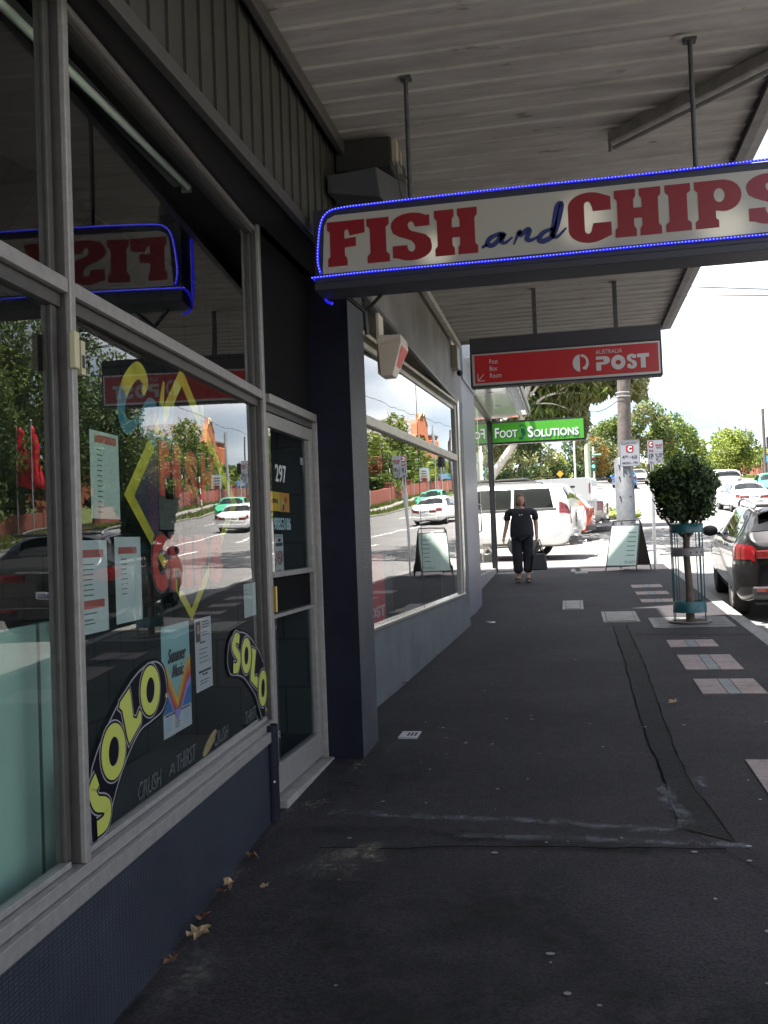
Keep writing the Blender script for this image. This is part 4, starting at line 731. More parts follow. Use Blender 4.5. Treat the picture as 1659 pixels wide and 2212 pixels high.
# hanging AUSTRALIA POST lightbox
p=empty('post_sign',(0,0,0),'red hanging sign reading AUSTRALIA POST and Post Box Room','sign'); qf=frame((0,9.2,0),(1,0,0),(0,0,1),(0,-1,0))
MB().box((-.905,2.955,-.16),(.912,3.29,-.004),navyf,qf).build('case',p,bev=.005); MB().box((-.905,3.292,-.16),(.912,3.44,-.02),mat('sign_hood',(.03,.026,.035),.6),qf).build('hood',p,bev=.005)
MB().box((-.885,2.968,-.01),(.892,3.278,.004),mat('silver_edge',(.4,.38,.38),.4,.4),qf).build('frame',p); redl=mat('post_red',(.24,.006,.010),.35,emit=(.6,.01,.015),estr=.015)
MB().box((-.86,2.99,.0),(.876,3.262,.0065),redl,qf).build('face',p)
pw=mat('post_white',(.36,.35,.36),.4,emit=(1,1,1),estr=.008); mb=MB()
txt(mb,'Post',qf,pw,(-.716,3.172,-.632,3.218),.008); txt(mb,'Box',qf,pw,(-.714,3.104,-.642,3.15),.008); txt(mb,'Room',qf,pw,(-.714,3.035,-.602,3.08),.008)
for a in ([(-.832,3.085),(-.832,3.012)],[(-.836,3.012),(-.768,3.012)],[(-.83,3.014),(-.772,3.078)]): put(mb,stroke(a,.0035,1),qf,pw,None,.008)
txt(mb,'AUSTRALIA',qf,pw,(.30,3.19,.545,3.232),.008)
# POST in heavy geometric letters
def PL(L): put(mb,fill2d(L),qf,pw,None,.008)
y0,y1=3.032,3.168; h=y1-y0
PL([[(.30,y1),(.38,y1)]+ell(.38,y1-.04,.05,.04,8,0,math.pi/2,-math.pi/2)+[(.38,y1-.08),(.345,y1-.08),(.345,y0),(.30,y0),(.30,y1-.055),(.37,y1-.055),(.37,y1-.03),(.30,y1-.03)]])
PL([ell(.505,y0+h/2,.066,h/2+.002,24),ell(.505,y0+h/2,.026,h/2-.045,16)])
put(mb,fill2d(slab('S')),qf,pw,(.585,y0-.002,.675,y1+.003),.008); PL([[(.68,y1),(.79,y1),(.79,y1-.035),(.757,y1-.035),(.757,y0),(.712,y0),(.712,y1-.035),(.68,y1-.035)]])
PL([ell(.155,3.118,.074,.084,20,0,math.pi/2+.15,math.pi*1.5-.15)+[(.148,3.035),(.148,3.2)]]); PL([[(.16,3.2)]+ell(.158,3.118,.074,.084,18,0,math.pi/2-.1,-math.pi/2+.5)[0:18]+[(.172,3.06),(.172,3.075),(.195,3.09)]+ell(.172,3.125,.035,.05,10,0,-.6,math.pi/2)+[(.17,3.175),(.16,3.175)]])
mb.build('lettering',p)
for x in (-.265,.503): MB().box((x-.02,9.27,3.44),(x+.02,9.31,3.9),rodm).build('hanging_bar',p)
# ---------------- foot solutions building ----------------
fb=empty('corner_building',(0,0,0),'tall corner building with lilac cladding, glass front and slim white soffit','building')
FX2=-1.6
MB().box((-3,12.5,.42),(-1.36,14.2,3.62),lilac).build('clad_pillar',fb,bev=.004); MB().box((-3,12.60,3.624),(-1.34,14.22,4.25),mat('lilac_light',(.20,.215,.27),.4,.2)).build('clad_panel',fb,bev=.004)
mb=MB(); mb.box((-3,12.25,.2),(-1.38,14.2,.418),MATS['concrete']); mb.box((-3,14.2,.3),(-1.58,19.95,.80),mat('plinth_grey',(.2,.195,.2),.6,noise=.1)); mb.build('plinth',fb)
ff=frame((FX2,14.2,0),(0,1,0),(0,0,1),(1,0,0))
for u0,u1 in ((0,1.3),(1.4,3.0),(3.05,5.7)): pane('glass_panel',u0+.03,u1-.01,.82,3.9,fb,ff,mat_=GLC)
for u,w_,dd,m_ in ((-.0,.05,.03,chrome),(1.3,.1,.05,black),(5.7,.09,.05,black)): MB().box((u,.5 if w_<.08 else .45,-.06),(u+w_,3.9,dd),m_,ff).build('mullion',fb)
MB().box((.05,3.9,-.06),(5.8,3.96,.04),alu_d,ff).build('head_frame',fb); MB().box((1.0,.42,-.03),(1.28,2.9,.10),black,ff).build('door_edge',fb); mb=MB(); mb.tube([ff(1.12,1.55,.1),ff(1.12,1.58,.17),ff(1.12,2.0,.17),ff(1.12,2.03,.1)],.012,chrome,8); mb.build('door_handle',fb)
wr=mat('white_soffit',(.75,.74,.72),.12,noise=.03); mb=MB()
for k in range(4): mb.box((-1.6,13.0+1.75*k,3.97),(-.99,13.0+1.75*k+1.738,3.99),wr)
mb.build('soffit_panel',fb); MB().box((-.985,12.95,3.96),(-.95,20.05,4.2),mat('soffit_edge',(.5,.5,.5),.5)).build('soffit_edge',fb)
mb=MB(); y=13.0
while y<20: mb.box((-.948,y,4.0),(-.80,y+.05,4.12),white); y+=.38
mb.box((-.80,12.98,3.97),(-.775,20.03,4.15),alu); mb.box((-.76,12.98,4.03),(-.74,20.03,4.15),alu); mb.build('lattice',fb)
mb=MB()
for y in (14.5,16.3,18): mb.lathe((-1.27,y,3.968),[(0,0),(.05,0),(.055,.002)],alu_d,16)
mb.build('downlight',fb)
mb=MB(); mb.box((-14,12.25,4.25),(-1.62,17.55,17.5),mat('render_cream',(.5,.47,.42),.8,noise=.08,nscale=1)); mb.build('upper_wall',fb); mb=MB(); mb.box((-14,19.9,0),(-1.66,20.0,4.25),MATS['render_cream']); mb.box((-14,12.7,0),(-13.9,19.9,4.25),dk); mb.box((-13.9,12.7,.3),(-1.66,19.9,.45),fl); mb.build('ground_wall',fb)  # unseen upper wall, height and end shaped for the street shade
for lv in range(4):
    for k in range(3):
        f=MB().box((-1.64,12.9+1.9*k,5.4+3*lv),(-1.59,14.1+1.9*k,7.0+3*lv),alu_d).build('upstairs_window',fb); MB().box((-1.6,12.96+1.9*k,5.46+3*lv),(-1.585,14.04+1.9*k,6.94+3*lv),CG).build('glazing',f)
# display posters in the glass
p=empty('window_display',(0,0,0),'hanging strip display with orange tags behind the corner glass','display'); mb=MB()
for k in range(5): mb.box((3.6+.3*k,1.9,-.2),(3.72+.3*k,3.0,-.18),paperw,ff)
mb.build('strip',p); mb=MB()
for k in (0,1,3): mb.box((3.62+.3*k,2.1,-.175),(3.7+.3*k,2.3,-.17),og,ff)
mb.build('tag',p)
# green sign
p=empty('foot_solutions_sign',(0,0,0),'bright green hanging sign reading FOOT SOLUTIONS','sign'); tf=frame((0,20.0,0),(1,0,0),(0,0,1),(0,-1,0))
MB().box((-1.64,3.42,-.2),(.365,3.905,-.01),black,tf).build('frame',p); MB().box((-1.6,3.46,-.015),(.34,3.865,.004),mat('sign_green',(.06,.32,.02),.35,emit=(.1,.6,.03),estr=.02),tf).build('face',p)
MB().box((-1.72,.6,-.1),(-1.61,3.95,.02),black,tf).build('post',p)
sh=mat('sign_shadow',(.01,.10,.08),.5); pwh=mat('sign_white',(.75,.78,.78),.4,emit=(1,1,1),estr=.05)
for grp2 in ((('F',(-1.50,3.55,-1.41,3.765)),('OOT',(-1.40,3.55,-1.03,3.71))),(('S',(-.815,3.53,-.70,3.76)),('OLUTIONS',(-.69,3.53,.235,3.69)))):
    mb=MB(); mb2=MB()
    for body,box in grp2: txt(mb2,body,tf,sh,(box[0]+.018,box[1]-.016,box[2]+.018,box[3]-.016),.006,bold=.02); txt(mb,body,tf,pwh,box,.01,bold=.02)
    mb.build('word',p); mb2.build('word_shadow',p)
mb=MB(); shape(mb,[ell(-.905,3.66,.045,.075,rot=.3)],tf,sh,.006); shape(mb,[ell(-.955,3.52,.05,.035)],tf,sh,.006); shape(mb,[ell(-.90,3.60,.025,.05,rot=-.4)],tf,sh,.009)
for k,(x,z,r_) in enumerate(((-.965,3.78,.024),(-.925,3.80,.017),(-.89,3.79,.015),(-.86,3.76,.014),(-.842,3.72,.012))): shape(mb,[ell(x,z,r_,r_*1.1,12)],tf,sh,.006)
mb.build('footprint',p)
# ---------------- footpath furniture ----------------
tg_=mat('teal_paint',(.008,.07,.078),.4,noise=.15,nscale=20)
gx,gy=1.355,11.85; g0=gz(gy)
p=empty('tree_grate',(gx,gy,g0),'square iron tree grate with curved slots around the clipped tree','tree grate'); sl=.043
fr_=lambda x,y,z:(x,y,z+y*sl)
mb=MB(); irn=mat('iron_grate',(.10,.095,.09),.6,.3,noise=.3,nscale=20)
mb.box((-.46,-.44,-.02),(.46,.44,.006),irn,fr_); mb.build('plate',p)
mb=MB()
for k in range(7):
    a0=.3+.05*k; pts=[]
    for sx in (-1,1):
        for j in range(4):
            y=-.36+.2*j; mb.add([fr_(sx*(.16+.042*k),y,.009),fr_(sx*(.16+.042*k)+.02,y,.009),fr_(sx*(.10+.042*k)+.02,y+.1,.009),fr_(sx*(.10+.042*k),y+.1,.009)],[(0,1,2,3)],inkd)
mb.build('slots',p); mb=MB(); mb.lathe((0,0,.012),[(.2,-.02),(.25,-.02),(.255,.006),(.245,.012),(.2,.012),(.195,0)],irn,32); mb.build('ring',p); MB().lathe((0,0,.013),[(0,0),(.2,0)],mat('soil',(.12,.06,.04),.95,noise=.4,nscale=30),32).build('soil',p)
p=empty('tree_guard',(gx,gy,g0),'round teal steel tree guard with three hoops and upright rods','tree guard')
for z0_,z1_,r0_,r1_,m_ in ((.13,.255,.195,.19,tg_),(.80,.895,.192,.192,mat('guard_plate',(.16,.14,.13),.45,.4,noise=.2)),(1.08,1.185,.195,.196,tg_)):
    mb=MB(); mb.lathe((0,0,0),[(r0_,z0_),(r1_,z1_),(r1_-.008,z1_),(r0_-.008,z0_),(r0_,z0_)],m_,40); mb.lathe((0,0,0),[(r0_+.003,z0_-.004),(r0_+.003,z0_+.006),(r0_-.01,z0_+.006),(r0_-.01,z0_-.004),(r0_+.003,z0_-.004)],tg_,40); mb.build('hoop',p)
for a in (8,28,48,132,152,172,200,228,312,340):
    c,s_=math.cos(R(a)),math.sin(R(a)); MB().tube([(.184*c,.184*s_,.0 if a in(8,172,200,340) else .14),(.184*c,.184*s_,1.12)],.006,tg_,8).build('rod',p)
for x in (.02,.09,.15): MB().tube([(x,-math.sqrt(.192**2-x*x)-.004,.845),(x,-math.sqrt(.192**2-x*x)-.012,.845)],.009,black,8).build('bolt',p)
# topiary
t=empty('topiary_tree',(gx,gy,g0),'small tree clipped to a round dark green ball inside the teal guard','tree')
mb=MB(); mb.tube([(0,0,-.02),(.01,.01,.4),(-.01,0,.8),(0,0,1.05),(.0,0,1.3)],[.055,.045,.04,.042,.02],bark,10); 
for a,l in ((.3,.35),(1.6,.3),(2.9,.38),(4.2,.3),(5.4,.34)): mb.tube([(0,0,1.0),(.5*l*math.cos(a),.5*l*math.sin(a),1.18),(l*math.cos(a),l*math.sin(a),1.5)],[.022,.016,.006],bark,7)
mb.build('trunk',t)
def leafcloud(mb,blobs,n,size,mats_,shell=.75,flat=0,asp=1.6,rnd=random,droop=0):
    vol=[b[3]*b[4]*b[5] for b in blobs]; tot=sum(vol)
    for bi,b in enumerate(blobs):
        k=int(n*vol[bi]/tot)+1; m_=mats_[bi%len(mats_)]; V=[];F=[]
        for i in range(k):
            z=rnd.uniform(-1,1); a=rnd.uniform(0,6.283); r=rnd.uniform(shell**3,1)**(1/3); q=math.sqrt(1-z*z); r*=1+.12*math.sin(5*a+bi)+.1*math.sin(7*z+2*bi)
            c=Vector((b[0]+b[3]*r*q*math.cos(a),b[1]+b[4]*r*q*math.sin(a),b[2]+b[5]*r*z)); s=size*rnd.uniform(.6,1.3)
            nn=Vector((rnd.gauss(0,1),rnd.gauss(0,1),rnd.gauss(0,1)+flat)).normalized(); t1=nn.orthogonal().normalized(); t1.rotate(Matrix.Rotation(rnd.uniform(0,6.28),3,nn)); 
            if droop: t1=(t1+Vector((0,0,-droop))).normalized(); 
            t2=nn.cross(t1).normalized(); j=len(V)
            V+=[c-t1*s*.5*asp,c+t2*s*.36-t1*s*.05,c+t1*s*.5*asp,c-t2*s*.36-t1*s*.05]; F.append((j,j+1,j+2,j+3))
        mb.add(V,F,m_)
    return mb
mb=MB(); tr_=random.Random(3)
bl=[(0.02,0,1.60,.365,.365,.40)]+[(.30*math.cos(a)*q,.30*math.sin(a)*q,1.6+z,.15,.15,.14) for a,z,q in [(tr_.uniform(0,6.28),tr_.uniform(-.24,.3),tr_.uniform(.6,1)) for _ in range(16)]]
TL=MATS['leaf_topiary']; leafcloud(mb,bl[:1],9000,.042,[TL],.45); leafcloud(mb,bl[1:],7000,.038,[TL,TL,leafmat('leaf_top_light',(.05,.09,.02),(.1,.15,.04),6,.3),TL],.3)
mb.build('crown',t)
# A-frame board
ax=empty('sandwich_board',(1.09,19.55,gz(19.55)),'pale green and white A-frame sandwich board with black frame at the shade edge','sandwich board',rz=R(-30)); bk=mat('board_frame',(.03,.026,.025),.5)
bh=1.0
def legf(s): return lambda x,y,z:(x,s*(.33*(1-z/bh)+.0)+y*s,z)
for s_,nm in ((-1,'front'),(1,'back')):
    f=legf(s_); mb=MB()
    for x in (-.33,.33): mb.tube([f(x,0,0),f(x*.92,0,bh-.06),f(x*.84,0,bh),],.013,bk,8)
    mb.tube([f(-.28,0,bh),f(.28,0,bh)],.013,bk,8); mb.tube([f(-.33,0,.10),f(.33,0,.10)],.01,bk,8); mb.tube([f(-.31,0,bh-.1),f(.31,0,bh-.1)],.008,bk,8); mb.build('leg_frame',ax)
    pm=mat('board_face',(.55,.68,.6),.4) if s_<0 else mat('board_back',(.05,.04,.035),.6)
    pn=MB().box((-.315,-.005,.11),(.315,.005,bh-.11),pm,f).build('panel',ax)
ff2=lambda u,v,w_=0:Vector((u,-(.33*(1-v/bh))-.007-w_,v)); mb=MB(); gi_=mat('board_ink',(.08,.2,.14),.6)
txt(mb,'55 6377',ff2,gi_,(.06,.15,.29,.2),.0)
for k in range(6): mb.add([ff2(.08+.02*k*0,.3+.09*k,.0),ff2(.26,.3+.09*k,.0),ff2(.26,.315+.09*k,.0),ff2(.08,.315+.09*k,.0)],[(0,1,2,3)],gi_)
mb.build('lettering',ax)
# utility pole + clearway sign
ux,uy=1.37,24.6; u0_=gz(uy)
t=empty('utility_pole',(ux,uy,u0_),'tall weathered timber power pole with galvanised sleeve','pole')
MB().tube([(0,0,-.3),(.04,0,2.6),(.1,0,4.5),(.26,0,11)],[.175,.17,.165,.13],woodpole,20).build('post',t); MB().lathe((0,0,0),[(.235,-.1),(.235,2.35),(.19,2.4)],mat('sleeve_steel',(.13,.135,.145),.5,.5,noise=.2,nscale=6),20).build('sleeve',t)
mb=MB()
for z in (.3,.75,1.4,1.9,2.2):
    for x in (-.13,.13): mb.tube([(x,-.195,z),(x,-.225,z)],.02,black,8)
mb.build('bolt',t); mb=MB()
for z in (3.95,4.05): mb.lathe((.06,0,z),[(.186,-.015),(.19,0),(.186,.015)],galv,20)
mb.build('band',t); MB().box((-.9,-.06,9.6),(1.4,.06,9.72),woodpole).build('cross_arm',t)
for x in (-.8,-.2,.7,1.3): MB().lathe((x,0,9.72),[(.03,0),(.05,.05),(.03,.1),(.045,.14),(0,.16)],white,10).build('insulator',t)
MB().box((-.05,-.2,2.65),(.13,-.19,2.78),mat('tag_grey',(.4,.4,.38),.5)).build('number_plate',t); mb=MB(); txt(mb,'30',frame((0,-.2,0),(1,0,0),(0,0,1),(0,-1,0)),inkd,(-.01,2.67,.1,2.76),.001,bold=.02); mb.build('numerals',t)
def rrect(x0,y0,x1,y1,r,n=5):
    o=[]
    for cx,cy,a in ((x1-r,y1-r,0),(x0+r,y1-r,math.pi/2),(x0+r,y0+r,math.pi),(x1-r,y0+r,1.5*math.pi)):
        o+=[(cx+r*math.cos(a+math.pi/2*i/n),cy+r*math.sin(a+math.pi/2*i/n)) for i in range(n+1)]
    return o
sgw=mat('sign_plate_white',(.25,.26,.29),.4); srd=mat('sign_plate_red',(.25,.012,.022),.4)
p=empty('clearway_sign',(0,0,0),'white CLEARWAY sign with red C badge fixed to the power pole','road sign'); cf=frame((0,24.34,0),(1,0,0),(0,0,1),(0,-1,0)); sgx=1.02
def S(x,z): return ((x)*24.34/23.8, 1.5+(z-1.5)*24.34/23.8)
def SB(x0,z0,x1,z1): a=S(x0,z0); b=S(x1,z1); return (a[0],a[1],b[0],b[1])
x0,z0,x1,z1=SB(1.24,3.06,1.725,3.71); mb=MB(); shape(mb,[rrect(x0,z0,x1,z1,.04)],cf,sgw,0,.006); mb.build('plate',p)
mb=MB(); shape(mb,[rrect(x0+.008,z0+.008,x1-.008,z1-.008,.036),rrect(x0+.016,z0+.016,x1-.016,z1-.016,.03)],cf,inkd,.007,.001); txt(mb,'CLEARWAY',cf,inkd,SB(1.275,3.605,1.69,3.675),.007,bold=.02)
shape(mb,[rrect(*SB(1.395,3.40,1.575,3.585),.05)],cf,srd,.007,.001); txt(mb,'C',cf,white,SB(1.44,3.425,1.535,3.56),.009,bold=.04)
txt(mb,'4',cf,inkd,SB(1.30,3.255,1.355,3.335),.007,bold=.02); txt(mb,'30',cf,inkd,SB(1.36,3.29,1.43,3.335),.007,bold=.02); txt(mb,'-',cf,inkd,SB(1.455,3.29,1.50,3.298),.007,bold=.02); txt(mb,'6',cf,inkd,SB(1.52,3.25,1.575,3.33),.007,bold=.02); txt(mb,'30',cf,inkd,SB(1.585,3.29,1.65,3.33),.007,bold=.02); txt(mb,'PM',cf,inkd,SB(1.585,3.25,1.65,3.28),.007,bold=.02)
txt(mb,'MON - FRI',cf,inkd,SB(1.30,3.125,1.665,3.175),.007,bold=.02); mb.build('lettering',p)
# parking sign pole
p=empty('parking_sign',(1.61,19.55,gz(19.55)),'white parking sign 1P with red C badge on a grey post','road sign'); MB().tube([(0,0,-.1),(.03,0,2.15)],.032,galv,12).build('post',p)
kf=frame((-1.61,-.045,-gz(19.55)),(1,0,0),(0,0,1),(0,-1,0)); mb=MB(); shape(mb,[rrect(1.562,3.045,1.86,3.28,.012)],kf,sgw,0,.005); shape(mb,[rrect(1.558,2.81,1.856,3.042,.012)],kf,sgw,0,.005); mb.build('plate',p)
mb=MB(); shape(mb,[rrect(1.585,3.14,1.675,3.265,.025)],kf,srd,.006,.001); txt(mb,'C',kf,white,(1.605,3.16,1.655,3.245),.008,bold=.04); txt(mb,'430-630',kf,srd,(1.715,3.165,1.845,3.2),.006,bold=.02); txt(mb,'MON-FRI',kf,srd,(1.73,3.12,1.83,3.145),.006); txt(mb,'<->',kf,srd,(1.585,3.065,1.675,3.1),.006,bold=.03)
txt(mb,'1P',kf,inkd,(1.585,2.91,1.67,3.015),.006,bold=.03); txt(mb,'8 - 430',kf,inkd,(1.71,2.98,1.845,3.02),.006,bold=.02); txt(mb,'MON-FRI',kf,inkd,(1.72,2.945,1.83,2.965),.006); txt(mb,'8 - 1',kf,inkd,(1.72,2.88,1.84,2.92),.006,bold=.02); txt(mb,'SAT',kf,inkd,(1.75,2.845,1.8,2.865),.006); txt(mb,'<-',kf,inkd,(1.585,2.835,1.665,2.86),.006,bold=.02); mb.build('lettering',p)
# ---------------- vehicles ----------------
def smooth(a,xs,y): return float(np.interp(y,a,xs))
class Car:
    def __init__(s,L,W,Ht,keys,z0=.22): s.L,s.W,s.H=L,W,Ht; s.k=np.array(keys,float); s.z0=z0
    def sec(s,y):
        k=s.k; g=lambda j: float(np.interp(y,k[:,0],k[:,j])); zt,zb,wt=g(1),g(2),g(3)
        e=s.L/2; d=e-abs(y); w_=s.W/2*(1-.24*max(0,1-d/.55)**2.2); z0=s.z0+.10*max(0,1-d/.35)**1.5
        zb=min(zb,zt-.02); wt=min(wt,w_*.97)
        cab=min(1,max(0,(zt-zb)/.25))
        return [(0,z0),(w_*.75,z0),(w_*.93,z0+.04),(w_*.985,z0+.16),(w_,z0+.5*(zb-z0)),(w_*.985,zb-.07),(w_*.955,zb),(w_*.955*(1-cab)+(wt+.04)*cab*1.0 if cab<1 else wt+.045,zb+(zt-zb)*.80),(wt*.86,zt-.035*(.4+.6*cab)),(wt*.45,zt-.006),(0,zt)]
    def S(s,y,t,off=0):
        P=s.sec(y); i=min(int(t),len(P)-2); f=t-i; a,b=P[i],P[i+1]; x=a[0]+(b[0]-a[0])*f; z=a[1]+(b[1]-a[1])*f
        if off:
            d=(b[0]-a[0],b[1]-a[1]); l=math.hypot(*d) or 1; x+=d[1]/l*off; z-=d[0]/l*off*(1 if 1 else 0) if i<7 else -abs(d[0])/l*off
        return x,z
    def body(s,mb,m,n=70):
        ys=list(np.linspace(-s.L/2,s.L/2,n)); ts=[i/2 for i in range(21)]; V=[];F=[]; ring=[]
        for y in ys:
            P=[s.S(y,t) for t in ts]; ring=[(x,y,z) for x,z in P]+[(-x,y,z) for x,z in P[-2:0:-1]]; V+=ring
        k=len(ring)
        for i in range(n-1):
            for j in range(k): F.append((i*k+j,i*k+(j+1)%k,(i+1)*k+(j+1)%k,(i+1)*k+j))
        F.append(tuple(range(k))[::-1]); F.append(tuple(range((n-1)*k,n*k))); mb.add(V,F,m,True)
    def patch(s,mb,poly,m,off=.006,sides=(1,-1),n=10,span=None):
        # poly: (y0,y1,t0,t1) with optional slanted ends as functions
        y0,y1,t0,t1=poly; V=[];F=[];kt=6
        for sd in sides:
            V=[];F=[]
            for i in range(n+1):
                for j in range(kt+1):
                    t=t0+(t1-t0)*j/kt; f=i/n; ya=y0(t) if callable(y0) else y0; yb=y1(t) if callable(y1) else y1; y=ya+(yb-ya)*f; x,z=s.S(y,t,off); V.append((sd*x,y,z))
            for i in range(n):
                for j in range(kt):
                    q=(i*(kt+1)+j,(i+1)*(kt+1)+j,(i+1)*(kt+1)+j+1,i*(kt+1)+j+1); F.append(q if sd>0 else q[::-1])
            mb.add(V,F,m,True)
def make_car(kind,paint,label,cat_,loc,rz,lamps=True,plate='AB 12CD',wagon=False,name='parked_car',ty=.33,wb=(1.38,-1.42),detail=True,pitch=None,grp=None,roofrails=False,glass=None,brake=.0):
    K={'wagon':(4.75,1.84,[(-2.375,.98,.94,.80),(-2.33,1.02,.99,.78),(-2.2,1.16,1.0,.70),(-1.95,1.38,1.0,.62),(-1.75,1.455,1.0,.60),(-1.2,1.49,.985,.61),(0,1.50,.965,.62),(.35,1.45,.955,.62),(.75,1.27,.95,.64),(1.15,1.05,.94,.7),(1.5,.98,.9,.74),(2.1,.86,.80,.7),(2.3,.76,.7,.66),(2.375,.64,.6,.62)]),
       'suv':(4.7,1.88,[(-2.35,1.15,1.1,.86),(-2.33,1.3,1.12,.82),(-2.27,1.6,1.14,.72),(-2.15,1.79,1.15,.70),(-1.9,1.83,1.15,.70),(0,1.86,1.14,.70),(.35,1.82,1.13,.70),(.8,1.45,1.12,.72),(1.05,1.22,1.1,.78),(1.4,1.14,1.05,.80),(2.1,1.05,.98,.78),(2.27,.95,.85,.74),(2.35,.75,.7,.7)]),
       'sedan':(4.75,1.76,[(-2.375,.90,.84,.76),(-2.3,.94,.86,.76),(-1.7,.99,.89,.74),(-1.45,1.05,.90,.68),(-1.0,1.33,.90,.58),(-.75,1.41,.90,.57),(0,1.43,.90,.58),(.25,1.40,.90,.58),(.95,1.02,.90,.66),(1.2,.95,.88,.72),(2.2,.82,.78,.72),(2.375,.66,.6,.66)]),
       'hatch':(4.1,1.75,[(-2.05,.95,.9,.74),(-2.0,1.05,.95,.72),(-1.85,1.25,.97,.64),(-1.6,1.42,.97,.6),(-1.1,1.47,.96,.6),(0,1.48,.93,.6),(.3,1.44,.92,.6),(1.1,1.0,.9,.68),(1.3,.94,.87,.7),(1.9,.8,.75,.68),(2.05,.64,.6,.62)]),
       'ute':(5.1,1.85,[(-2.55,1.06,1.03,.88),(-2.5,1.08,1.05,.89),(-.85,1.08,1.05,.89),(-.8,1.10,1.05,.80),(-.7,1.6,1.06,.68),(-.5,1.72,1.06,.67),(.3,1.75,1.06,.68),(.6,1.70,1.06,.68),(1.3,1.15,1.04,.75),(1.5,1.08,1.02,.8),(2.3,.98,.92,.78),(2.55,.75,.7,.7)])}[kind]
    L,W_,keys=K; c=Car(L,W_,0,keys,.30 if kind in('suv','ute') else .22)
    top=empty(name,loc,label,cat_,grp); top.rotation_euler=(pitch or 0,0,rz)
    mb=MB(); c.body(mb,paint); bo=mb.build('body',top)
    r=ty; fy,ry_=wb
    # wheel arches cut by boolean
    cut=MB()
    for y in (fy,ry_): cut.tube([(-W_,y,r),(W_,y,r)],r+.06,blackp,28,smooth=False)
    co=cut.build('arch_cutter'); bm_=bo.modifiers.new('arch','BOOLEAN'); bm_.operation='DIFFERENCE'; bm_.object=co; bm_.solver='EXACT'
    dg=bpy.context.evaluated_depsgraph_get(); me=bpy.data.meshes.new_from_object(bo.evaluated_get(dg)); bo.modifiers.clear(); bo.data=me; bpy.data.objects.remove(co)
    for y in (fy,ry_):
        for sd in (1,-1):
            wx=W_/2-.12; mb=MB(); mb.lathe((sd*wx,y,r),[(r*.62,-.10),(r*.92,-.11),(r,-.08),(r,.08),(r*.92,.11),(r*.62,.10)],rubber,28,'x'); wo=mb.build('wheel',top)
            mb=MB(); x_=sd*(wx+sd*0)+sd*.085
            mb.lathe((x_,y,r),[(0,0),(r*.18,0),(r*.2,-.01*sd)],alu,14,'x'); mb.lathe((x_,y,r),[(r*.60,-.02*sd),(r*.64,.012*sd),(r*.66,-.01*sd)],alu,24,'x')
            for k in range(7 if detail else 5):
                a=2*math.pi*k/(7 if detail else 5); d=Vector((0,math.cos(a),math.sin(a))); n_=Vector((0,-math.sin(a),math.cos(a))); o_=Vector((x_,y,r)); V=[o_+d*r*.1+n_*.03,o_+d*r*.1-n_*.03,o_+d*r*.62-n_*.022,o_+d*r*.62+n_*.022]; V+=[v-Vector((sd*.03,0,0)) for v in V]; mb.add(V,[(0,1,2,3),(4,7,6,5),(0,4,5,1),(1,5,6,2),(2,6,7,3),(3,7,4,0)],alu)
            mb.build('rim',wo)
    # inner darkness under car and in the wheel wells
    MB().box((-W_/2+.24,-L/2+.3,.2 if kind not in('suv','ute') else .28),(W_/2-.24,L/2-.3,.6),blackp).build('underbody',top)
    gm=glass or CG
    def win(y0,y1,t0=6.12,t1=7.0,nm='side_window',sides=(1,-1)):
        for sd in sides: mb=MB(); c.patch(mb,(y0,y1,t0,t1),gm,.006,(sd,)); mb.build(nm,top)
    ks=c.k; yroof_f=[k[0] for k in keys if k[1]>max(q[1] for q in keys)-.08][-1]; cow={'wagon':1.08,'suv':1.02,'sedan':.93,'hatch':1.03,'ute':1.22}[kind]
    af=lambda t:cow-.06-(cow-.12-yroof_f)*(t-6)/1.0
    if kind=='wagon': segs=[(.02,af),(-.98,-.03),(lambda t:-1.85+.30*(t-6),-1.04)]
    elif kind=='suv': segs=[(.05,af),(-.95,0),(lambda t:-2.0+.12*(t-6),-1.01)]
    elif kind=='sedan': segs=[(0,af),(lambda t:-1.25+.3*(t-6),-.05)]
    elif kind=='hatch': segs=[(0,af),(lambda t:-1.45+.25*(t-6),-.05)]
    else: segs=[(.35,af),(-.5,.3)]
    for a,b in segs: win(a,b)
    rw={'wagon':(-2.19,-1.86),'suv':(-2.30,-2.17),'sedan':(-1.42,-.98),'hatch':(-1.93,-1.66),'ute':(-.78,-.62)}[kind]
    def top_patch(y0,y1,nm,frac=.86,m_=None,par=None):
        n=8; V=[];F=[]
        for i in range(n+1):
            y=y0+(y1-y0)*i/n; P=c.sec(y)
            for j in range(9):
                s_=-1+2*j/8; P8=[(0,P[10][1])]; t=10-abs(s_)*(3.0 if frac>.8 else 2.0); x,z=c.S(y,max(t,7.05)); sgn=1 if s_>=0 else -1
                V.append((sgn*x*.96,y+(-.006 if y1<0 else .006),z+.006))
        for i in range(n):
            for j in range(8): F.append((i*9+j,i*9+j+1,(i+1)*9+j+1,(i+1)*9+j))
        return MB().add(V,F,m_ or gm,True).build(nm,par or top)
    top_patch(*rw,'rear_window'); top_patch(yroof_f+.06,cow-.05,'windscreen')
    # seams, trim
    if detail:
        mb=MB(); ds={'wagon':(.98,-.0,-1.0),'suv':(.95,.03,-.98),'sedan':(.9,-.02,-1.05),'hatch':(.9,-.02,-1.0),'ute':(1.1,.32,-.55)}[kind]
        for y in ds: c.patch(mb,(y,y+.012,2.6,6.1),blackp,.003,n=1)
        c.patch(mb,(-1.3,1.1,2.0,2.35),blackp,.004,n=14); mb.build('seams',top)
        for y in (ds[1]+.12,ds[2]+.12):
            for sd in (1,-1): x,z=c.S(y,5.1); MB().box((sd*x-.01,y,z-.015),(sd*x+.03*sd,y+.16,z+.015),paint).build('door_handle',top,bev=.004)
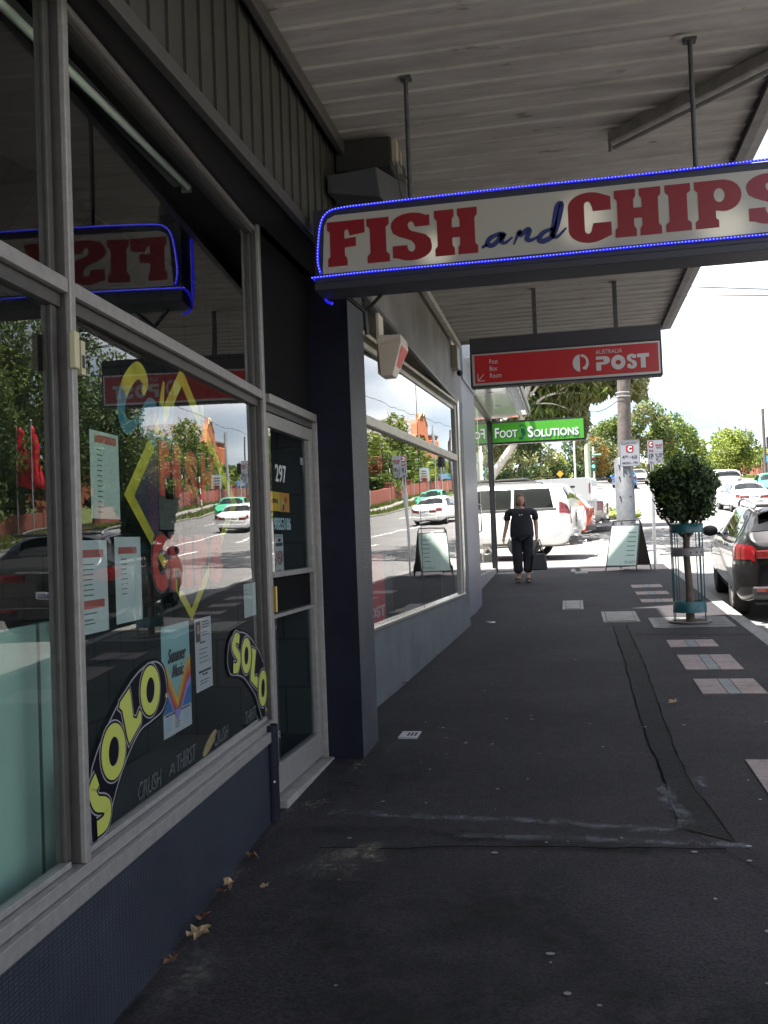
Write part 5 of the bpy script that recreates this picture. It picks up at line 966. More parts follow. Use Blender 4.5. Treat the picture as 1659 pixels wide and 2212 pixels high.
        mb=MB(); c.patch(mb,(segs[-1][0] if not callable(segs[-1][0]) else segs[-1][0](6)-.05,cow-.02,5.98,6.1),chrome if kind=='wagon' else blackp,.008,n=20); mb.build('waist_trim',top)
    for sd in (1,-1):
        x,z=c.S(cow-.28,6.1); mb=MB(); mb.ball((sd*(x+.14),cow-.28,z+.06),(.12,.06,.085),blackp if kind in('wagon',) else paint,12,8); mb.box((sd*(x-.02),cow-.26,z-.01),(sd*(x+.1),cow-.22,z+.03),blackp); mb.build('side_mirror',top)
    red=mat('tail_red',(.13,.004,.004),.15,emit=(1,.02,.01),estr=.006,coat=1); hl=mat('headlamp',(.35,.36,.38),.1,.3,coat=1); orange_=mat('indicator',(.6,.2,.02),.2)
    yr=-L/2
    for sd in (1,-1):
        mb=MB()
        if kind=='wagon': c.patch(mb,(yr+.001,lambda t:yr+.46-.10*abs(t-5.2),4.55,5.7),red,.008,(sd,),14)
        elif kind=='suv': c.patch(mb,(yr+.01,yr+.24,5.0,6.4),red,.012,(sd,),8)
        elif kind=='ute': c.patch(mb,(yr+.001,yr+.16,4.1,5.9),red,.012,(sd,),6)
        else: c.patch(mb,(yr+.001,yr+.22,4.6,5.9),red,.01,(sd,),8)
        w_=c.S(yr,4.9)[0]; zc={'wagon':.86,'suv':1.02,'sedan':.72,'hatch':.88,'ute':.82}[kind]; ww={'wagon':.34,'suv':.14,'sedan':.42,'hatch':.22,'ute':.14}[kind]; hh={'wagon':.05,'suv':.2,'sedan':.065,'hatch':.12,'ute':.2}[kind]
        mb.box((sd*(w_-ww),yr-.018,zc-hh),(sd*(w_-.01),yr+.01,zc+hh),red); mb.build('tail_light',top,bev=.01)
        mb=MB(); c.patch(mb,(L/2-.42,L/2-.01,4.2,5.6) if kind!='sedan' else (L/2-.2,L/2-.01,4.2,5.6),hl,.008,(sd,),8); mb.build('headlight',top)
    zp={'wagon':.62,'suv':.62,'sedan':.72,'hatch':.65,'ute':.6}[kind]
    mb=MB().box((-.19,yr-.022,zp-.05),(.19,yr-.004,zp+.05),mat('plate_white',(.6,.6,.6),.4)); pl=mb.build('number_plate',top); f_=frame((0,yr-.022,0),(1,0,0),(0,0,1),(0,-1,0)); 
    if detail: mb=MB(); txt(mb,plate,f_,mat('plate_blue',(.03,.05,.25),.5),(-.16,zp-.03,.16,zp+.03),.001,bold=.02); mb.build('characters',pl)
    mb=MB(); mb.box((-W_*.40,yr-.03,.30),(W_*.40,yr+.05,.46),blackp if kind!='sedan' else paint); 
    mb.build('rear_bumper',top,bev=.02)
    if kind=='wagon': mb=MB(); mb.box((-.7,yr-.034,.40),(-.45,yr-.028,.44),red).box((.45,yr-.034,.40),(.7,yr-.028,.44),red); mb.build('reflector',top); MB().box((-.45,yr-.01,.93),(.45,yr-.026,.955),chrome).build('chrome_strip',top); mb=MB(); mb.box((-.62,-2.04,1.435),(.62,-1.80,1.475),paint); mb.build('spoiler',top,bev=.015)
    MB().box((-.5,L/2-.06,.42),(.5,L/2+.015,.62),blackp).build('grille',top,bev=.01)
    if roofrails:
        for sd in (1,-1): mb=MB(); P=[(sd*.60,y,c.sec(y)[8][1]+h) for y,h in ((-1.7,.0),(-1.55,.05),(-.6,.065),(.15,.05),(.3,.0))]; mb.tube(cat([(a[0],a[1],a[2]) for a in P],6),.016,alu if kind=='wagon' else blackp,8); mb.build('roof_rail',top)
    return top
charcoal=car_paint('paint_charcoal',(.020,.018,.017),.5); wpaint=car_paint('paint_white',(.75,.75,.73),0); blackpt=car_paint('paint_black',(.012,.014,.022),.3)
sil=car_paint('paint_silver',(.38,.36,.33),.6); rdp=car_paint('paint_orange_red',(.55,.06,.02),.1); blp=car_paint('paint_blue',(.02,.22,.6),.3); grp_=car_paint('paint_green',(.03,.4,.2),.1)
def slope(y): return math.atan((gz(y+1.5)-gz(y-1.5))/3)
def on_road(y): return gz(y)-KH
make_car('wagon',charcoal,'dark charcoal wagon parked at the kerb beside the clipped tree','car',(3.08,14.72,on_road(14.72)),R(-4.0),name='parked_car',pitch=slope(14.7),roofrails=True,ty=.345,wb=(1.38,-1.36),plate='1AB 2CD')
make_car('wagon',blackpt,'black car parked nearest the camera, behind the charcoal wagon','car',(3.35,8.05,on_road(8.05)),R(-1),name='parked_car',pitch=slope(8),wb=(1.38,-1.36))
# white 4WD and neighbours, angle-parked round the corner
def park(kind,paint,label,cx_,cy_,ang,**k): return make_car(kind,paint,label,k.pop('cat_','car'),(cx_,cy_,gz(cy_)-.02),ang,**k)
park('suv',wpaint,'big white four-wheel drive with roof rack and open red-edged tailgate, angle-parked','',0,0) if 0 else None
hd=R(80)
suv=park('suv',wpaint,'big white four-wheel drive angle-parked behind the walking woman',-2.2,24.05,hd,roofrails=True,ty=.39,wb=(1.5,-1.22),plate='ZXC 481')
mb=MB(); mb.box((-.55,-1.3,1.93),(.55,.6,1.96),blackp); mb.box((-.2,-1.25,1.96),(.05,-.5,2.0),blackp); rk=mb.build('roof_rack',suv,bev=.01)
mb=MB(); mb.lathe((.25,-2.47,.95),[(0,-.06),(.26,-.06),(.3,-.03),(.3,.05),(.26,.08)],wpaint,24,'y'); mb.build('spare_wheel',suv); MB().box((-.75,-2.5,.42),(-.1,-2.34,.52),blackp).tube([(.0,-2.35,.38),(.0,-2.6,.38)],.025,chrome).build('tow_bar',suv)
park('hatch',rdp,'orange-red hatchback parked between the white four-wheel drive and the ute',-1.38,30.5,hd,detail=False,wb=(1.25,-1.25))
ute=park('ute',sil,'tan-silver utility with tow bar, rear end showing past the white car',-1.3,34.4,hd,ty=.38,wb=(1.6,-1.55),cat_='ute',detail=True,plate='905')
MB().tube([(0,-2.5,.42),(0,-2.9,.42),(0,-2.95,.5)],.03,black).build('tow_bar',ute)
# white van with dark writing beyond
v=empty('delivery_van',(-1.6,39.6,gz(39.6)),'white high-roof van with dark lettering beyond the parked ute','van',rz=hd); mb=MB(); mb.box((-.95,-2.6,.35),(.95,1.6,1.85),wpaint); mb.build('cargo_body',v,bev=.08); mb=MB(); V=[(-.92,1.6,.35),(.92,1.6,.35),(.88,2.6,.4),(-.88,2.6,.4),(-.88,1.6,1.8),(.88,1.6,1.8),(.82,2.5,1.15),(-.82,2.5,1.15)]; mb.add(V,[(0,3,2,1),(4,5,6,7),(0,1,5,4),(1,2,6,5),(2,3,7,6),(3,0,4,7)],wpaint); mb.build('cab',v,bev=.05)
mb=MB(); txt(mb,'HILUX 4WD',frame((-.96,0,0),(0,-1,0),(0,0,1),(-1,0,0)),inkd,(-1.2,1.9,1.4,2.1)) if 0 else mb.box((-.962,-2.0,1.45),(-.955,-.6,1.53),inkd); mb.build('lettering',v)
for y in (1.9,-1.7):
    for sd in (1,-1): MB().lathe((sd*.83,y,.34),[(0,-.1),(.3,-.1),(.34,-.07),(.34,.07),(.3,.1),(0,.1)],rubber,20,'x').build('wheel',v)
MB().box((-.99,-2.63,1.2),(-.8,-2.58,1.6),mat('tail_red',(.4,0,0))).build('tail_light',v)
# traffic on the road
T=R(0)
make_car('sedan',wpaint,'old white boxy sedan driving away in the near lane','car',(8.2,48.2,on_road(48.2)),R(3),name='moving_car',pitch=slope(48),plate='LAS 508',wb=(1.4,-1.35),ty=.32)
make_car('hatch',grp_,'green and white taxi-like hatchback coming towards the camera','car',(12.6,64,on_road(64)),R(176),name='moving_car',pitch=-slope(64),detail=False,wb=(1.25,-1.25),glass=CG)
make_car('hatch',blp,'bright blue hatchback driving away far up the hill','car',(4.45,80,on_road(80)),R(2),name='moving_car',pitch=slope(80),detail=False,wb=(1.25,-1.25))
make_car('suv',blackpt,'small dark car farthest up the hill ahead of the blue one','car',(3.6,107,on_road(107)),R(2),name='moving_car',pitch=slope(107),detail=False,ty=.36)
make_car('sedan',sil,'pale car partly hidden behind the power pole, beside the blue hatchback','car',(6.4,92,on_road(92)),R(178),name='moving_car',pitch=-slope(92),detail=False)
make_car('suv',wpaint,'white four-wheel drive ahead of the old white sedan','car',(9.6,64,on_road(64)),R(2),name='moving_car',pitch=slope(64),detail=False,ty=.36)
make_car('sedan',rdp,'tiny red car far off by the side street','car',(-1.5,95,gz(95)+.02),R(60),name='far_car',detail=False)
# ---------------- trees, poles, far side ----------------
def tree(name,label,x,y,h,blobs,n,size,mats_,trunk=.3,branch=6,barkm=None,lean=(0,0),grp=None,flat=0,droop=0,th=None,asp=1.6,seed=1,kindcat='tree',shell=.55,z=None):
    rnd=random.Random(seed); z0=gz(y)-.15 if z is None else z; t=empty(name,(x,y,z0),label,kindcat,grp); mb=MB(); bm_=barkm or bark; th=th or h*.55
    top=(lean[0],lean[1],th); mb.tube([(0,0,-.3),(lean[0]*.3,lean[1]*.3,th*.4),top],[trunk,trunk*.75,trunk*.5],bm_,10)
    for b in blobs[:branch]:
        e=(b[0],b[1],b[2]); m_=((top[0]+e[0])/2+rnd.uniform(-.3,.3),(top[1]+e[1])/2+rnd.uniform(-.3,.3),(top[2]*.9+e[2])/2); mb.tube([(top[0]*.8,top[1]*.8,top[2]*.8),m_,e],[trunk*.45,trunk*.28,trunk*.08],bm_,7)
    mb.build('trunk',t); mb=MB(); leafcloud(mb,blobs,n,size,mats_,shell,flat,asp,rnd,droop); mb.build('crown',t); return t
def blobs(n,cx,cy,cz,rx,ry,rz_,s=(.35,.5),seed=1):
    r=random.Random(seed); o=[]
    for i in range(n):
        z=r.uniform(-1,1); a=r.uniform(0,6.28); q=math.sqrt(max(0,1-z*z))*r.uniform(.45,.85); k=r.uniform(*s)
        o.append((cx+rx*q*math.cos(a),cy+ry*q*math.sin(a),cz+rz_*z*.75,rx*k,ry*k,rz_*k*.8))
    return o
LD,LM,LL,LG,LO=MATS['leaf_dark'],MATS['leaf_mid'],MATS['leaf_light'],MATS['leaf_gum'],MATS['leaf_gold']
def generic(name,label,x,y,h,r,mats_,n=5000,size=.3,seed=1,grp=None,low=.25,nb=16,**k):
    cz=h*(1+low)/2; return tree(name,label,x,y,h,blobs(nb,0,0,cz,r,r,h*(1-low)/2,seed=seed),n,size,mats_,trunk=h*.028,seed=seed,grp=grp,**k)
# big trees across the road (seen in the shop windows)
G1='trees on the far side of the road'
for nm,lab,x,y,h,r,ms,n_,sz,sd,lo_,nb_ in (('plane_tree','dark tree at the very left edge of the reflection',21,43,9.6,2.6,[LD,LM],7000,.22,11,.05,18),
 ('plane_tree','mid-height green tree reflected behind the red flags',23.5,50,11.3,2.9,[LM,LD,LM],9000,.22,12,.08,20),
 ('plane_tree','tall broad green tree reflected in the left pane',24,56,14.2,3.3,[LM,LD,LL],10000,.23,13,.1,22),
 ('plane_tree','tallest green tree reflected in the main pane',23,60,15.6,3.6,[LM,LD,LM],11000,.23,14,.1,24),
 ('plane_tree','leafy tree edge reflected under the script painting',21.2,66,9.6,2.8,[LD,LM],7000,.2,15,.1,18),
 ('plane_tree','slimmer tall tree right of the tallest reflected one',22,64,12.8,2.7,[LM,LD],7000,.21,16,.1,18),
 ('plane_tree','dark tree closing the gap behind the tall reflected trees',30,62,12,5,[LD,LM],8000,.3,17,.0,18),
 ('bushy_tree','dark green bush tree just right of the leafy tree edge',22.6,74,7.9,2.3,[LD,LM],5000,.2,18,.0,14),
 ('bushy_tree','green tree left of the church roof, reflected',24.1,84,7.3,3.1,[LM,LL],6000,.23,19,.0,16),
 ('bushy_tree','pale green bushy tree below the church roof, reflected',23.9,92,8.4,3.3,[LL,LM,LM],7000,.24,20,.0,16),
 ('bushy_tree','low green tree below the church gable, reflected',23.1,98,4.9,2.7,[LL,LM],5000,.22,21,.0,14),
 ('bushy_tree','low pale tree right of the church turret, reflected',23.6,110,3.9,2.8,[LM,LL],4000,.24,22,.0,12),
 ('bushy_tree','farthest low tree along the brick fence',23.2,121,3.2,3.0,[LL,LM],4000,.25,23,.0,12),
 ('bushy_tree','low reddish tree reflected behind the brick fence',21.3,79,4.6,1.9,[MATS['leaf_red'],LD,LM],4000,.18,24,.0,12),
 ('bushy_tree','dark bushy tree over the low garden wall',25,38,8,4,[LD,LM],6000,.25,25,.0,14)):
    generic(nm,lab,x,y,h,r,ms,n_,sz,sd,G1,lo_,nb_)
# hedge / shrubs along the fence
for k,(y,m_) in enumerate(((66,LD),(78,LM),(90,LL),(103,LM))):
    generic('shrub',['dark shrub behind the brick fence, nearest of four','green shrub behind the brick fence, second of four','light shrub behind the brick fence, third of four','green shrub behind the brick fence, farthest of four'][k],21.0,y,2.6,2.2,[m_],2600,.18,30+k,'shrubs behind the brick fence',0,10,kindcat='shrub')
# direct-view trees
gb=[(5.0,0,5.55,.5,.8,.65),(4.3,0,5.95,.9,1,.6),(3.4,0,5.6,.9,1,.55),(2.3,.3,5.15,1.0,1,.6),(2.8,0,4.4,.42,.7,.95),(1.2,.3,4.9,1.0,1,.6),(.5,.4,4.2,.8,.9,.5),(1.9,0,5.9,1.0,1,.6),(-.4,.5,5.6,1,1.2,.8),(-1.4,.5,4.6,1,1.2,.8),(.6,.6,6.8,1.6,1.6,.9),(2.8,.2,7.4,1.8,1.6,.9),(4.2,.2,7.5,1.2,1.3,.8),(-1,.6,8,2,1.8,1),(1.5,0,8.8,2.2,2,1),(-2,1,6.4,1.5,1.5,1),(-.6,1.0,3.5,.8,1,.6),(.7,.9,3.7,.6,.8,.5)]+[(2.2,-6,10,1.6,1.8,.9),(3.6,-8,10.6,1.4,1.6,.7),(1.6,-9.5,11,1.6,1.6,.8),(3.4,-11.5,11.3,1.5,1.4,.7),(2.2,-13,11.5,1.3,1.2,.6),(4.3,-10,10.8,1.1,1.2,.6),(.4,-7.5,11.5,1.5,1.6,.8),(3.0,-4,9.3,1.3,1.6,.8)]  # last blobs: unseen crown added over the street for dappled shade
gt=tree('gum_tree','white-trunked gum tree leaning out behind the green sign',-2.3,38,11,gb,22000,.16,[LG,MATS['leaf_dark'],LG,LM],trunk=.24,branch=0,barkm=gumbark,lean=(-1.3,0),droop=1.3,asp=3.2,shell=.2,seed=5,th=1.2)
mb=MB()
for P,r_ in (([(-1.6,0,.3),(-1.0,-.1,1.9),(.3,-.3,3.7),(.7,-.3,5.2),(.95,-.3,5.9),(1.5,-.3,7.6),(1.6,-.3,8.8)],[.2,.18,.14,.12,.09,.05,.02]),([(.35,-.3,4.2),(1.1,-.4,5.05),(1.87,-.5,5.4),(3.4,-.4,5.3)],[.08,.065,.045,.02]),([(1.87,-.5,5.4),(2.6,-.5,5.75),(3.7,-.4,5.95),(4.7,-.3,5.9)],[.045,.035,.025,.012]),([(.6,-.3,4.9),(1.5,-.5,6.0),(2.7,-.5,6.5),(4.1,-.4,6.6)],[.06,.045,.03,.012]),([(.75,-.3,5.3),(.1,-.3,6.2),(-.8,-.2,6.9)],[.06,.04,.015]),([(1.1,-.4,5.05),(1.8,-.5,5.0),(2.5,-.5,4.7)],[.035,.025,.012]),([(1.3,-.3,7.2),(2.2,-4,9.0),(2.6,-8,10.4),(2.4,-12,11.2)],[.09,.08,.05,.02])): mb.tube(cat(P,4),[float(np.interp(i,np.linspace(0,4*(len(P)-1),len(P)),r_)) for i in range(4*(len(P)-1)+1)],gumbark,8)
mb.build('limbs',gt)
mb=MB(); leafcloud(mb,gb[:12],17000,.125,[LG,LG,LM],.15,0,3.2,random.Random(77),1.3); mb.build('lower_foliage',gt)
G2='trees at the far end of the street'
for nm,lab,x,y,h,r,ms,n_,sz,sd,lo_,nb_ in (('street_tree','tall olive tree peaking just right of the power pole',8.8,108,9.3,2.7,[LG,LM],6000,.24,44,.25,16),
 ('street_tree','olive tree just left of the power pole',5.3,112,7.8,2.7,[LM,LG],5000,.24,45,.2,14),
 ('street_tree','smaller tree at the left foot of the olive trees',3.3,118,6.6,2.2,[LG,LM],4000,.24,46,.15,12),
 ('street_tree','bright green tree above the parking sign',11.4,112,7.6,2.7,[LL,LM],6000,.24,47,.1,16),
 ('street_tree','bright green tree sloping down right of the parking sign',13.7,116,5.9,2.3,[LL,LL,LM],5000,.24,48,.05,14),
 ('street_tree','dark low tree between the bright trees and the round one',16.2,122,4.2,2.4,[LD,LM],4000,.24,49,.0,12),
 ('round_tree','round yellow-green tree right of the clipped tree',15.9,100,4.9,3.0,[LL,LL,LM],7000,.2,50,-.1,18),
 ('street_tree','low distant tree at the right edge of the photo',23.1,118,3.0,3.2,[LM,LL],4000,.25,51,-.1,12),
 ('street_tree','small low tree just right of the round one',19.8,110,2.4,2.2,[LM,LL],3000,.22,52,-.1,10),
 ('street_tree','golden brown tree above the traffic light',2.4,90,4.7,1.4,[LO,LO,LG],4000,.18,53,.2,12),
 ('street_tree','small bright yellow-green tree under the green sign',-.9,70,3.4,1.1,[LL],3500,.13,54,.0,12),
 ('street_tree','dark tree under the right end of the green sign',.2,82,4.6,1.9,[LG,LD],5000,.18,55,.1,14),
 ('street_tree','dark tree under the middle of the green sign',-1.9,62,4.4,1.7,[LD,LG],5000,.16,56,.05,14),
 ('street_tree','dark tree left under the green sign by the glass front',-3.5,58,4.2,1.8,[LG,LD],5000,.16,57,.05,14),
 ('street_tree','taller dull tree partly hidden by the corner shop',-5.2,64,6.3,2.4,[LG,LD],5000,.2,58,.1,14),
 ('street_tree','dark tree low behind the far dark car',1.9,100,4.2,1.9,[LD,LG],4000,.2,59,.0,12),
 ('street_tree','thin dark tree left of the power pole over the far cars',4.2,100,4.8,1.6,[LD,LG],4000,.2,60,.1,12)):
    generic(nm,lab,x,y,h,r,ms,n_,sz,sd,G2,lo_,nb_)
mb=MB(); leafcloud(mb,blobs(40,10,210,gz(210)+.5,70,10,3,(.15,.3),60),14000,.7,[LM,LG,LD],.3); mb.build('distant_wood',kind='stuff')
mb=MB(); leafcloud(mb,blobs(40,75,120,gz(120)+1.5,30,70,5,(.15,.3),61),14000,.8,[LM,LG,LD],.3); mb.build('distant_wood',kind='stuff')
mb=MB(); leafcloud(mb,blobs(30,48,35,3,10,40,5,(.2,.35),62),9000,.7,[LM,LG,LD],.3); mb.build('distant_wood',kind='stuff')
# brick fence across the road
def fence_run(name,label,x,y0,y1,h,m_,step=3,grp=None,cat_='fence'):
    t=empty(name,(x,y0,gz(y0)),label,cat_,grp); ys=list(np.arange(y0,y1+.01,step)); V=[];F=[]
    for y in ys:
        z=gz(y)-gz(y0); V+=[(-.12,y-y0,z-.3),(-.12,y-y0,z+h),(.12,y-y0,z+h),(.12,y-y0,z-.3)]
    for i in range(len(ys)-1):
        for j in range(3): F.append((i*4+j,i*4+j+1,(i+1)*4+j+1,(i+1)*4+j))
    k=(len(ys)-1)*4; F+=[(0,3,2,1),(k,k+1,k+2,k+3)]; MB().add(V,F,m_).build('wall',t,uv=lambda v:(v.y,v.z))
    for i,y in enumerate(ys[::2]):
        z=gz(y)-gz(y0); MB().box((-.2,y-y0-.2,z-.2),(.2,y-y0+.2,z+h+.35),m_).box((-.24,y-y0-.24,z+h+.352),(.24,y-y0+.24,z+h+.45),m_).build('pier',t,uv=lambda v:(v.y+v.x,v.z))
    return t
fence_run('brick_fence','long low red brick fence with piers across the road',19.6,58,130,1.15,MATS['red_brick'])
fence_run('brick_wall','dark red brick garden wall behind the red flags',22.0,20,55,1.1,MATS['red_brick'],3.5,cat_='wall')
# timber picket/steel posts in front of fence
for k in range(14):
    y=60+4.2*k; o=MB().tube([(0,0,-.1),(0,0,1.5)],.03,galv,8).build('marker_post',label='thin grey steel post in a row in front of the brick fence',cat='post',group='thin posts along the verge'); o.location=(18.6,y,gz(y))
# church
ch=empty('church',(27,115,gz(115)),'orange brick church with a curved gable and arched window','church'); cz0=gz(115)
ob=MATS['orange_brick']; slate=mat('slate_roof',(.22,.19,.19),.8,noise=.3,nscale=2); cz=16.9-cz0
gf2=lambda u,v,w_=0: Vector((-w_,u,v))  # facade faces -x ; u along y
G=[(-4,-1),(4,-1),(4,5.2),(3.6,5.3),(3.4,6.3),(2.6,6.9),(2.0,8.3),(1.2,8.9),(.8,9.6),(.35,9.8),(.25,cz),(-.25,cz),(-.35,9.8),(-.8,9.6),(-1.2,8.9),(-2.0,8.3),(-2.6,6.9),(-3.4,6.3),(-3.6,5.3),(-4,5.2)]
win_=[(-.9,2.4),(.9,2.4),(.9,6.2)]+ell(0,6.2,.9,.9,10,0,0,math.pi)+[(-.9,6.2)]
mb=MB(); vs_,fs_=fill2d([G,win_],.6); put(mb,(vs_,fs_),gf2,ob,None,-.6); mb.build('gable',ch,uv=lambda v:(v.y,v.z))
wf=MB().box((.35,-1,2.3),(.4,1,7.2),CG).build('arched_window',ch); mb=MB()
for u in (-.3,.3): mb.box((.05,u-.05,2.4),(.25,u+.05,6.9),MATS['concrete'])
mb.box((.05,-.9,4.4),(.25,.9,4.5),MATS['concrete']); mb.build('tracery',wf)
mb=MB(); mb.box((.61,-3.9,-1),(22,3.9,5.3),ob); mb.build('nave',ch,uv=lambda v:(v.y+v.x,v.z))
mb=MB(); V=[(.61,-4.3,5.1),(.61,0,9.3),(.61,4.3,5.1),(22.3,-4.3,5.1),(22.3,0,9.3),(22.3,4.3,5.1)]; mb.add(V,[(0,1,2),(3,5,4),(0,3,4,1),(1,4,5,2),(0,2,5,3)],slate); mb.build('roof',ch)
tw=MB().lathe((1.2,6.0,-1),[(1.9,0),(1.9,7.6),(1.65,7.8),(1.65,8.2),(0,8.2)],ob,8,smooth=False).build('turret',ch,uv=lambda v:(v.y+v.x,v.z)); MB().lathe((1.2,6.0,7.25),[(1.95,0),(1.95,.2),(0,.25)],MATS['concrete'],8,smooth=False).build('cap',tw)
mb=MB()
for u in (-4.3,4.0): mb.box((-.3,u-.3,-1),(.4,u+.5,4.6),mat('cream_stone',(.5,.42,.28),.8))
mb.build('buttress',ch)
mb=MB(); mb.tube([gf2(u,v,.05) for u,v in G[6:15]],.12,MATS['cream_stone'],6); mb.build('coping',ch)
# red flags on poles
for k,(x,y,lab) in enumerate(((21.35,50,'red flag with small coloured squares on the left pole, reflected'),(20.3,50,'narrow folded red flag on the right pole, reflected'))):
    t=empty('banner_flag',(x,y,gz(y)),lab,'flag','red flags across the road'); MB().tube([(0,0,-.2),(0,0,6.25)],.045,galv,10).build('pole',t); MB().lathe((0,0,6.25),[(.08,0),(.08,.06),(0,.1)],galv,10).build('finial',t)
    n=12; V=[]
    for i in range(n+1):
        z=6.05-3.3*i/n; wv=.12*math.sin(i*.9+k*2); q=(.55+.6*i/n)*(1 if not k else .65); V+=[(.0,.0,z),(-.42*q+wv*.4,.25*q+wv*.5,z-.10),(-.85*q+wv*.3,.42*q-wv*.5,z-.28)]
    F=[(i*3+j,i*3+j+1,(i+1)*3+j+1,(i+1)*3+j) for i in range(n) for j in (0,1)]
    o=MB().add(V,F,mat('flag_red',(.62,.01,.03),.6),True).build('cloth',t); sm=o.modifiers.new('s','SOLIDIFY'); sm.thickness=.01
    mb=MB()
    for i,(c_) in enumerate((yel,mat('flag_blue',(.1,.15,.6),.6),dog,white,yel,dog)):
        z=5.0-.28*i; u_=.25+.25*(i%2); mb.box((-u_-.14,.45*u_-.12,z),(-u_,.45*u_-.08,z+.16),c_)
    mb.build('squares',t)
# people in hi-vis across the road
def person(name,label,loc,rz,height,top_m,leg_m,hair_m,pose,cat_='person',bag=False,sk=skin,wide=1.0,shoe=None,longarm=True,detail=False):
    t=empty(name,loc,label,cat_,rz=rz); s=height/1.65
    def skinmesh(nm,verts,edges,rad,m_,sub=2,par=t,root=0):
        me=bpy.data.meshes.new(nm); me.from_pydata([Vector(v)*s for v in verts],edges,[]); o=bpy.data.objects.new(nm,me); COL.objects.link(o); o.parent=par; me.materials.append(m_)
        o.modifiers.new('skin','SKIN').use_smooth_shade=True; me.skin_vertices.new() if not me.skin_vertices else None
        for i,r in enumerate(rad): q=me.skin_vertices[0].data[i]; q.radius=(r[0]*s*wide,r[1]*s) if isinstance(r,tuple) else (r*s,r*s); q.use_root=(i==root)
        sb=o.modifiers.new('sub','SUBSURF'); sb.levels=sub; sb.render_levels=sub; return o
    P=pose; sh=.19*wide
    # body: pelvis, spine, neck, head base, arms, hands, legs, feet
    V=[(0,0,.88),(0,0,1.0),(0,-.01,1.17),(0,0,1.31),(0,.0,1.39),(0,-.01,1.45),
       (-sh,0,1.31),P['re'],P['rw'],(sh,0,1.31),P['le'],P['lw'],
       (-.10,0,.83),P['rk'],P['ra'],(.10,0,.83),P['lk'],P['la'],P['rt'],P['lt']]
    E_=[(0,1),(1,2),(2,3),(3,4),(4,5),(3,6),(6,7),(7,8),(3,9),(9,10),(10,11),(0,12),(12,13),(13,14),(0,15),(15,16),(16,17),(14,18),(17,19)]
    Rd=[(.06,.05),(.08,.06),(.09,.07),(.10,.07),.05,.05,.055,.043,.03,.055,.043,.03,.05,.05,.042,.05,.05,.042,.035,.035]
    skinmesh('body',V,E_,Rd,sk)
    # clothes
    Vt=[(0,0,.76),(0,0,.95),(0,-.01,1.17),(0,0,1.33),(0,0,1.37),(-sh-.01,0,1.315),tuple((np.array((-sh,0,1.31))*.35+np.array(P['re'])*.65)),(sh+.01,0,1.315),tuple((np.array((sh,0,1.31))*.35+np.array(P['le'])*.65))]
    skinmesh('top',Vt,[(0,1),(1,2),(2,3),(3,4),(3,5),(5,6),(3,7),(7,8)],[(.20,.15),(.19,.15),(.18,.14),(.15,.105),(.07,.06),.078,.068,.078,.068],top_m)
    Vl=[(0,0,1.0),(-.10,0,.80),P['rk'],tuple(np.array(P['rk'])*.08+np.array(P['ra'])*.92+np.array((0,0,.03))),(.10,0,.80),P['lk'],tuple(np.array(P['lk'])*.08+np.array(P['la'])*.92+np.array((0,0,.03)))]
    skinmesh('trousers',Vl,[(0,1),(1,2),(2,3),(0,4),(4,5),(5,6)],[(.175,.135),.125,.10,.10,.125,.10,.10],leg_m)
    # head
    mb=MB(); hz=1.545; seg=20; rings=16; V=[];F=[]
    for i in range(rings+1):
        th_=math.pi*i/rings
        for j in range(seg):
            a=2*math.pi*j/seg; x,y,z=math.sin(th_)*math.cos(a),math.sin(th_)*math.sin(a),math.cos(th_); rx=.073*(1-.18*max(0,-z)); ry=.092*(1-.12*max(0,-z)); X,Y,Z=x*rx,y*ry,z*.112
            if y<-.5: # face side is -y: nose, brow, chin
                if abs(x)<.25 and -.45<z<.1: Y-=.022*(1-abs(x)/.25)*(1-abs(z+.2)/.3 if abs(z+.2)<.3 else 0)
                if -.95<z<-.7: Y-=.008
                if .1<z<.3: Y-=.003
            V.append((X,Y-.01,hz+Z))
    for i in range(rings):
        for j in range(seg): F.append((i*seg+j,(i+1)*seg+j,(i+1)*seg+(j+1)%seg,i*seg+(j+1)%seg))
    mb.add([Vector(v)*s for v in V],F,sk,True)
    for sd in (-1,1): mb.ball((sd*.074*s,.0,1.535*s),(.010*s,.022*s,.032*s),sk,8,6)
    hd_=mb.build('head',t)
    mb=MB(); eye=mat('eye_dark',(.02,.015,.012),.2); lip=mat('lips',(.35,.1,.09),.5)
    for sd in (-1,1): mb.ball((sd*.028*s,-.091*s,1.55*s),(.013*s,.008*s,.007*s),eye,8,6); mb.box(((sd*.028-.016)*s,-.101*s,1.568*s),((sd*.028+.016)*s,-.092*s,1.573*s),hair_m)
    mb.ball((0,-.092*s,1.488*s),(.022*s,.008*s,.006*s),lip,8,5); mb.build('face',hd_)
    mb=MB(); V=[];F=[]
    for i in range(11):
        th_=math.pi*.62*i/10
        for j in range(seg):
            a=2*math.pi*j/seg; fr2=1 if math.sin(a)>-.35 else .52; tt=th_*fr2; V.append(Vector((.086*math.sin(tt)*math.cos(a),.104*math.sin(tt)*math.sin(a)+.0,hz+.005+.124*math.cos(tt)))*s)
    for i in range(10):
        for j in range(seg): F.append((i*seg+j,(i+1)*seg+j,(i+1)*seg+(j+1)%seg,i*seg+(j+1)%seg))
    mb.add(V,F,hair_m,True); [mb.ball((sd*.062*s,.02*s,1.50*s),(.035*s,.05*s,.075*s),hair_m,8,6) for sd in (-1,1)]; mb.build('hair',t)
